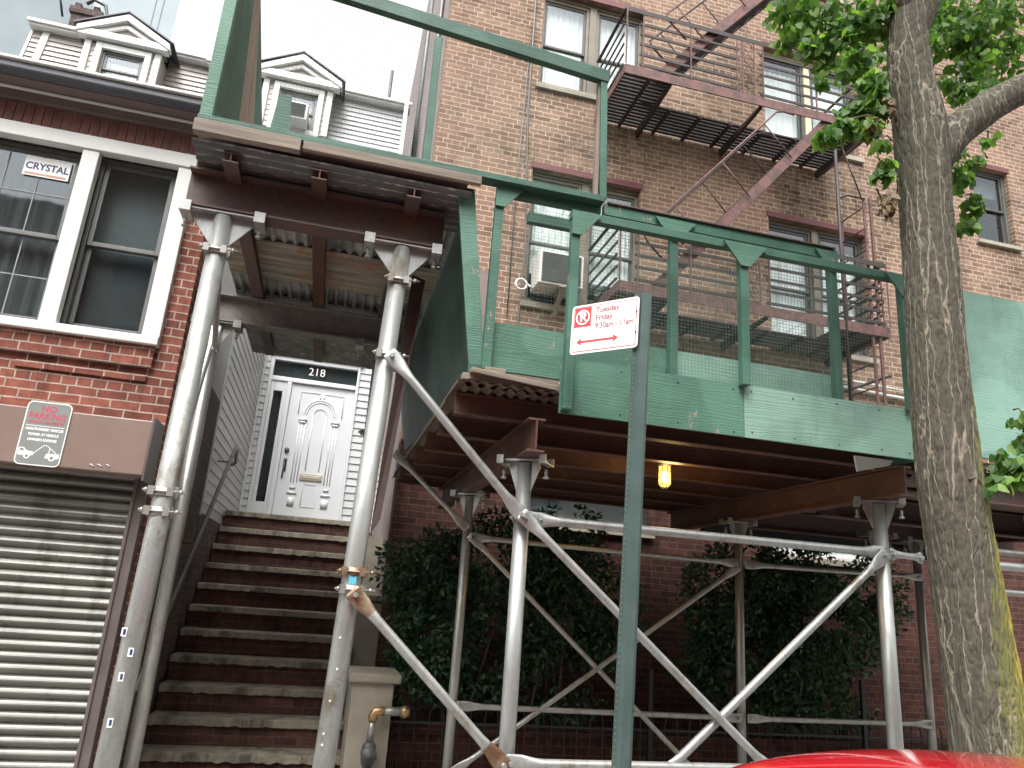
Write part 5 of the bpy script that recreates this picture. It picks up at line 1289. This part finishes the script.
LEAFC = [(3.45, 3.5, 5.6, 0.16, 0.12, 60, 0.2, False), (3.75, 3.5, 5.75, 0.16, 0.13, 60, 0.2, False), (4.0, 3.5, 5.55, 0.14, 0.12, 45, 0.2, False), (4.05, 3.5, 5.85, 0.14, 0.12, 50, 0.2, False), (2.48, 3.4, 5.5, 0.153, 0.099, 60, 0.17, False), (2.66, 3.3, 5.4, 0.173, 0.134, 75, 0.19, False), (2.47, 3.4, 5.29, 0.104, 0.074, 30, 0.12, False), (2.55, 3.3, 5.15, 0.091, 0.084, 34, 0.1, False), (2.72, 3.2, 5.21, 0.146, 0.142, 75, 0.16, False), (2.82, 3.1, 5.27, 0.133, 0.141, 75, 0.15, False), (2.71, 3.1, 4.93, 0.108, 0.103, 55, 0.12, False), (2.71, 3.0, 4.69, 0.083, 0.099, 50, 0.09, False), (2.64, 3.3, 5.07, 0.068, 0.06, 20, 0.08, False), (2.6, 3.3, 4.91, 0.045, 0.053, 12, 0.06, False), (2.72, 3.05, 4.57, 0.094, 0.066, 36, 0.1, False), (2.63, 3.1, 4.56, 0.074, 0.05, 24, 0.08, False), (2.59, 3.1, 4.44, 0.083, 0.049, 34, 0.09, False), (2.47, 3.1, 4.36, 0.072, 0.043, 22, 0.08, False), (2.66, 3.0, 4.39, 0.071, 0.043, 16, 0.08, False), (2.69, 2.95, 4.25, 0.03, 0.053, 8, 0.06, False), (2.75, 3.0, 4.15, 0.03, 0.074, 14, 0.06, False), (2.72, 3.0, 4.1, 0.04, 0.032, 10, 0.06, False), (2.69, 3.0, 4.4, 0.082, 0.054, 20, 0.09, True), (2.75, 3.0, 3.92, 0.03, 0.094, 16, 0.06, True), (2.79, 3.0, 4.54, 0.041, 0.076, 12, 0.06, True), (3.84, 3.5, 5.97, 0.144, 0.11, 55, 0.16, False), (4.11, 3.5, 6.05, 0.172, 0.126, 75, 0.19, False), (4.43, 3.5, 6.18, 0.135, 0.128, 60, 0.15, False), (3.95, 3.5, 5.78, 0.13, 0.082, 50, 0.14, False), (4.16, 3.5, 5.76, 0.118, 0.097, 50, 0.13, False), (4.43, 3.5, 5.9, 0.107, 0.098, 34, 0.12, False), (4.4, 3.6, 5.73, 0.134, 0.085, 28, 0.15, False), (3.82, 3.4, 5.23, 0.098, 0.052, 28, 0.11, False), (4.04, 3.4, 5.32, 0.087, 0.066, 22, 0.1, False), (3.56, 3.3, 5.17, 0.059, 0.038, 12, 0.07, False), (3.78, 3.3, 5.05, 0.072, 0.038, 14, 0.08, False), (3.51, 3.3, 5.49, 0.048, 0.089, 14, 0.06, False), (3.54, 3.25, 4.61, 0.051, 0.048, 10, 0.06, False), (3.67, 3.25, 4.57, 0.046, 0.042, 8, 0.06, False), (3.55, 3.25, 4.4, 0.067, 0.071, 20, 0.07, False), (3.59, 3.25, 4.23, 0.067, 0.082, 26, 0.07, False), (3.54, 3.25, 4.08, 0.061, 0.046, 14, 0.07, False), (3.45, 3.2, 4.42, 0.033, 0.082, 12, 0.06, False), (3.83, 3.3, 4.79, 0.059, 0.025, 5, 0.07, False), (3.23, 2.9, 2.53, 0.063, 0.066, 22, 0.07, False), (3.3, 2.9, 2.49, 0.054, 0.076, 24, 0.06, False), (3.13, 2.85, 2.42, 0.044, 0.037, 10, 0.06, False), (3.04, 2.85, 2.38, 0.026, 0.023, 4, 0.06, False), (3.36, 2.9, 2.65, 0.046, 0.048, 10, 0.06, False), (3.36, 2.9, 2.77, 0.028, 0.039, 5, 0.06, False)]
tree()

# ================================================================ red car at the kerb
def car():
    t = thing('parked_car', 'bright red hatchback parked at the kerb, only its roof in view', 'car')
    g = -.13; yc = 1.15; dz = 0.0
    # stations along x: (x, half width low, half width top, z low, z belt, z roof or hood)
    body = [(-.95,.55,.45,.30,.55), (-.80,.74,.62,.22,.72), (-.3,.84,.74,.2,.82), (.35,.87,.80,.2,.93), (1.2,.88,.82,.2,.97), (2.4,.88,.82,.2,.99), (3.1,.86,.80,.22,1.0), (3.25,.80,.74,.28,.95), (3.32,.70,.62,.40,.80)]
    bm = BM(); rings = []
    for x, wl, wt, z0, zb in body:
        z0 += g; zb += g; prof = [(-wl*.9,z0), (-wl,z0+.12), (-wl-.01,(z0+zb)/2), (-wt,zb), (-wt*.5,zb+.03), (0,zb+.04), (wt*.5,zb+.03), (wt,zb), (wl+.01,(z0+zb)/2), (wl,z0+.12), (wl*.9,z0)]
        rings.append([bm.verts.new((x, yc+a, b_)) for a, b_ in prof])
    n_ = len(rings[0])
    for A, B in zip(rings, rings[1:]):
        for k in range(n_): bm.faces.new((A[k],A[(k+1)%n_],B[(k+1)%n_],B[k])).smooth = True
    bm.faces.new(rings[0]); bm.faces.new(rings[-1][::-1])
    o = link_bm('body', bm, 'car_red', t, smooth=True); o.modifiers.new('s','SUBSURF').levels = 1; o.modifiers['s'].render_levels = 2
    # glasshouse
    cab = [(.30,.72,.955), (.62,.62,1.25), (.85,.56,1.495), (1.05,.55,1.545), (1.30,.55,1.568), (1.60,.55,1.565), (2.0,.55,1.54), (2.5,.53,1.47), (2.85,.56,1.25), (3.10,.66,.97)]
    bm = BM(); rings = []
    for x, w_, zr in cab:
        wl = .74; zr += g + (dz if zr > 1.2 else 0); zb = .93+g; wb = wl if .3 < x < 3.1 else w_
        prof = [(-wb,zb), (-w_-.02,zr-.05 if zr-.05 > zb else zb+.01), (-w_*.88,zr-.006), (-w_*.45,zr+.012), (0,zr+.018), (w_*.45,zr+.012), (w_*.88,zr-.006), (w_+.02,zr-.05 if zr-.05 > zb else zb+.01), (wb,zb)]
        rings.append([bm.verts.new((x, yc+a, b_)) for a, b_ in prof])
    for i, (A, B) in enumerate(zip(rings, rings[1:])):
        for k in range(8):
            f = bm.faces.new((A[k],A[k+1],B[k+1],B[k])); f.smooth = True
            roof = 2 <= i <= 6
            f.material_index = 0 if (roof and 1 <= k <= 6) else 1
    bm.faces.new(rings[0]); bm.faces.new(rings[-1][::-1])
    o = link_bm('roof_and_windows', bm, ['car_red','car_glass'], t); o.modifiers.new('s','SUBSURF').render_levels = 3
    for x in (-.1, 2.45):
        for s in (-1, 1):
            y = yc+s*.80; bm = BM(); tube(bm, [(x,y-.1,g+.31), (x,y+.1,g+.31)], .31, 32); w = link_bm('wheel', bm, 'tyre', t, smooth=False)
            bm = BM(); tube(bm, [(x,y+s*.101,g+.31), (x,y+s*.108,g+.31)], .2, 24); link_bm('rim', bm, 'chrome', w)
    for s in (-1, 1):
        obox('headlight', 'sign_white', t, -.93, -.84, yc+s*.5-.12, yc+s*.5+.12, .42, .52, bevel=.02)
        obox('tail_light', 'sign_red', t, 3.22, 3.31, yc+s*.60-.1, yc+s*.60+.1, .62, .80, bevel=.02)
        obox('wing_mirror', 'car_red', t, .55, .72, yc+s*.92-.09, yc+s*.92+.09, .84, .96, bevel=.03)
car()
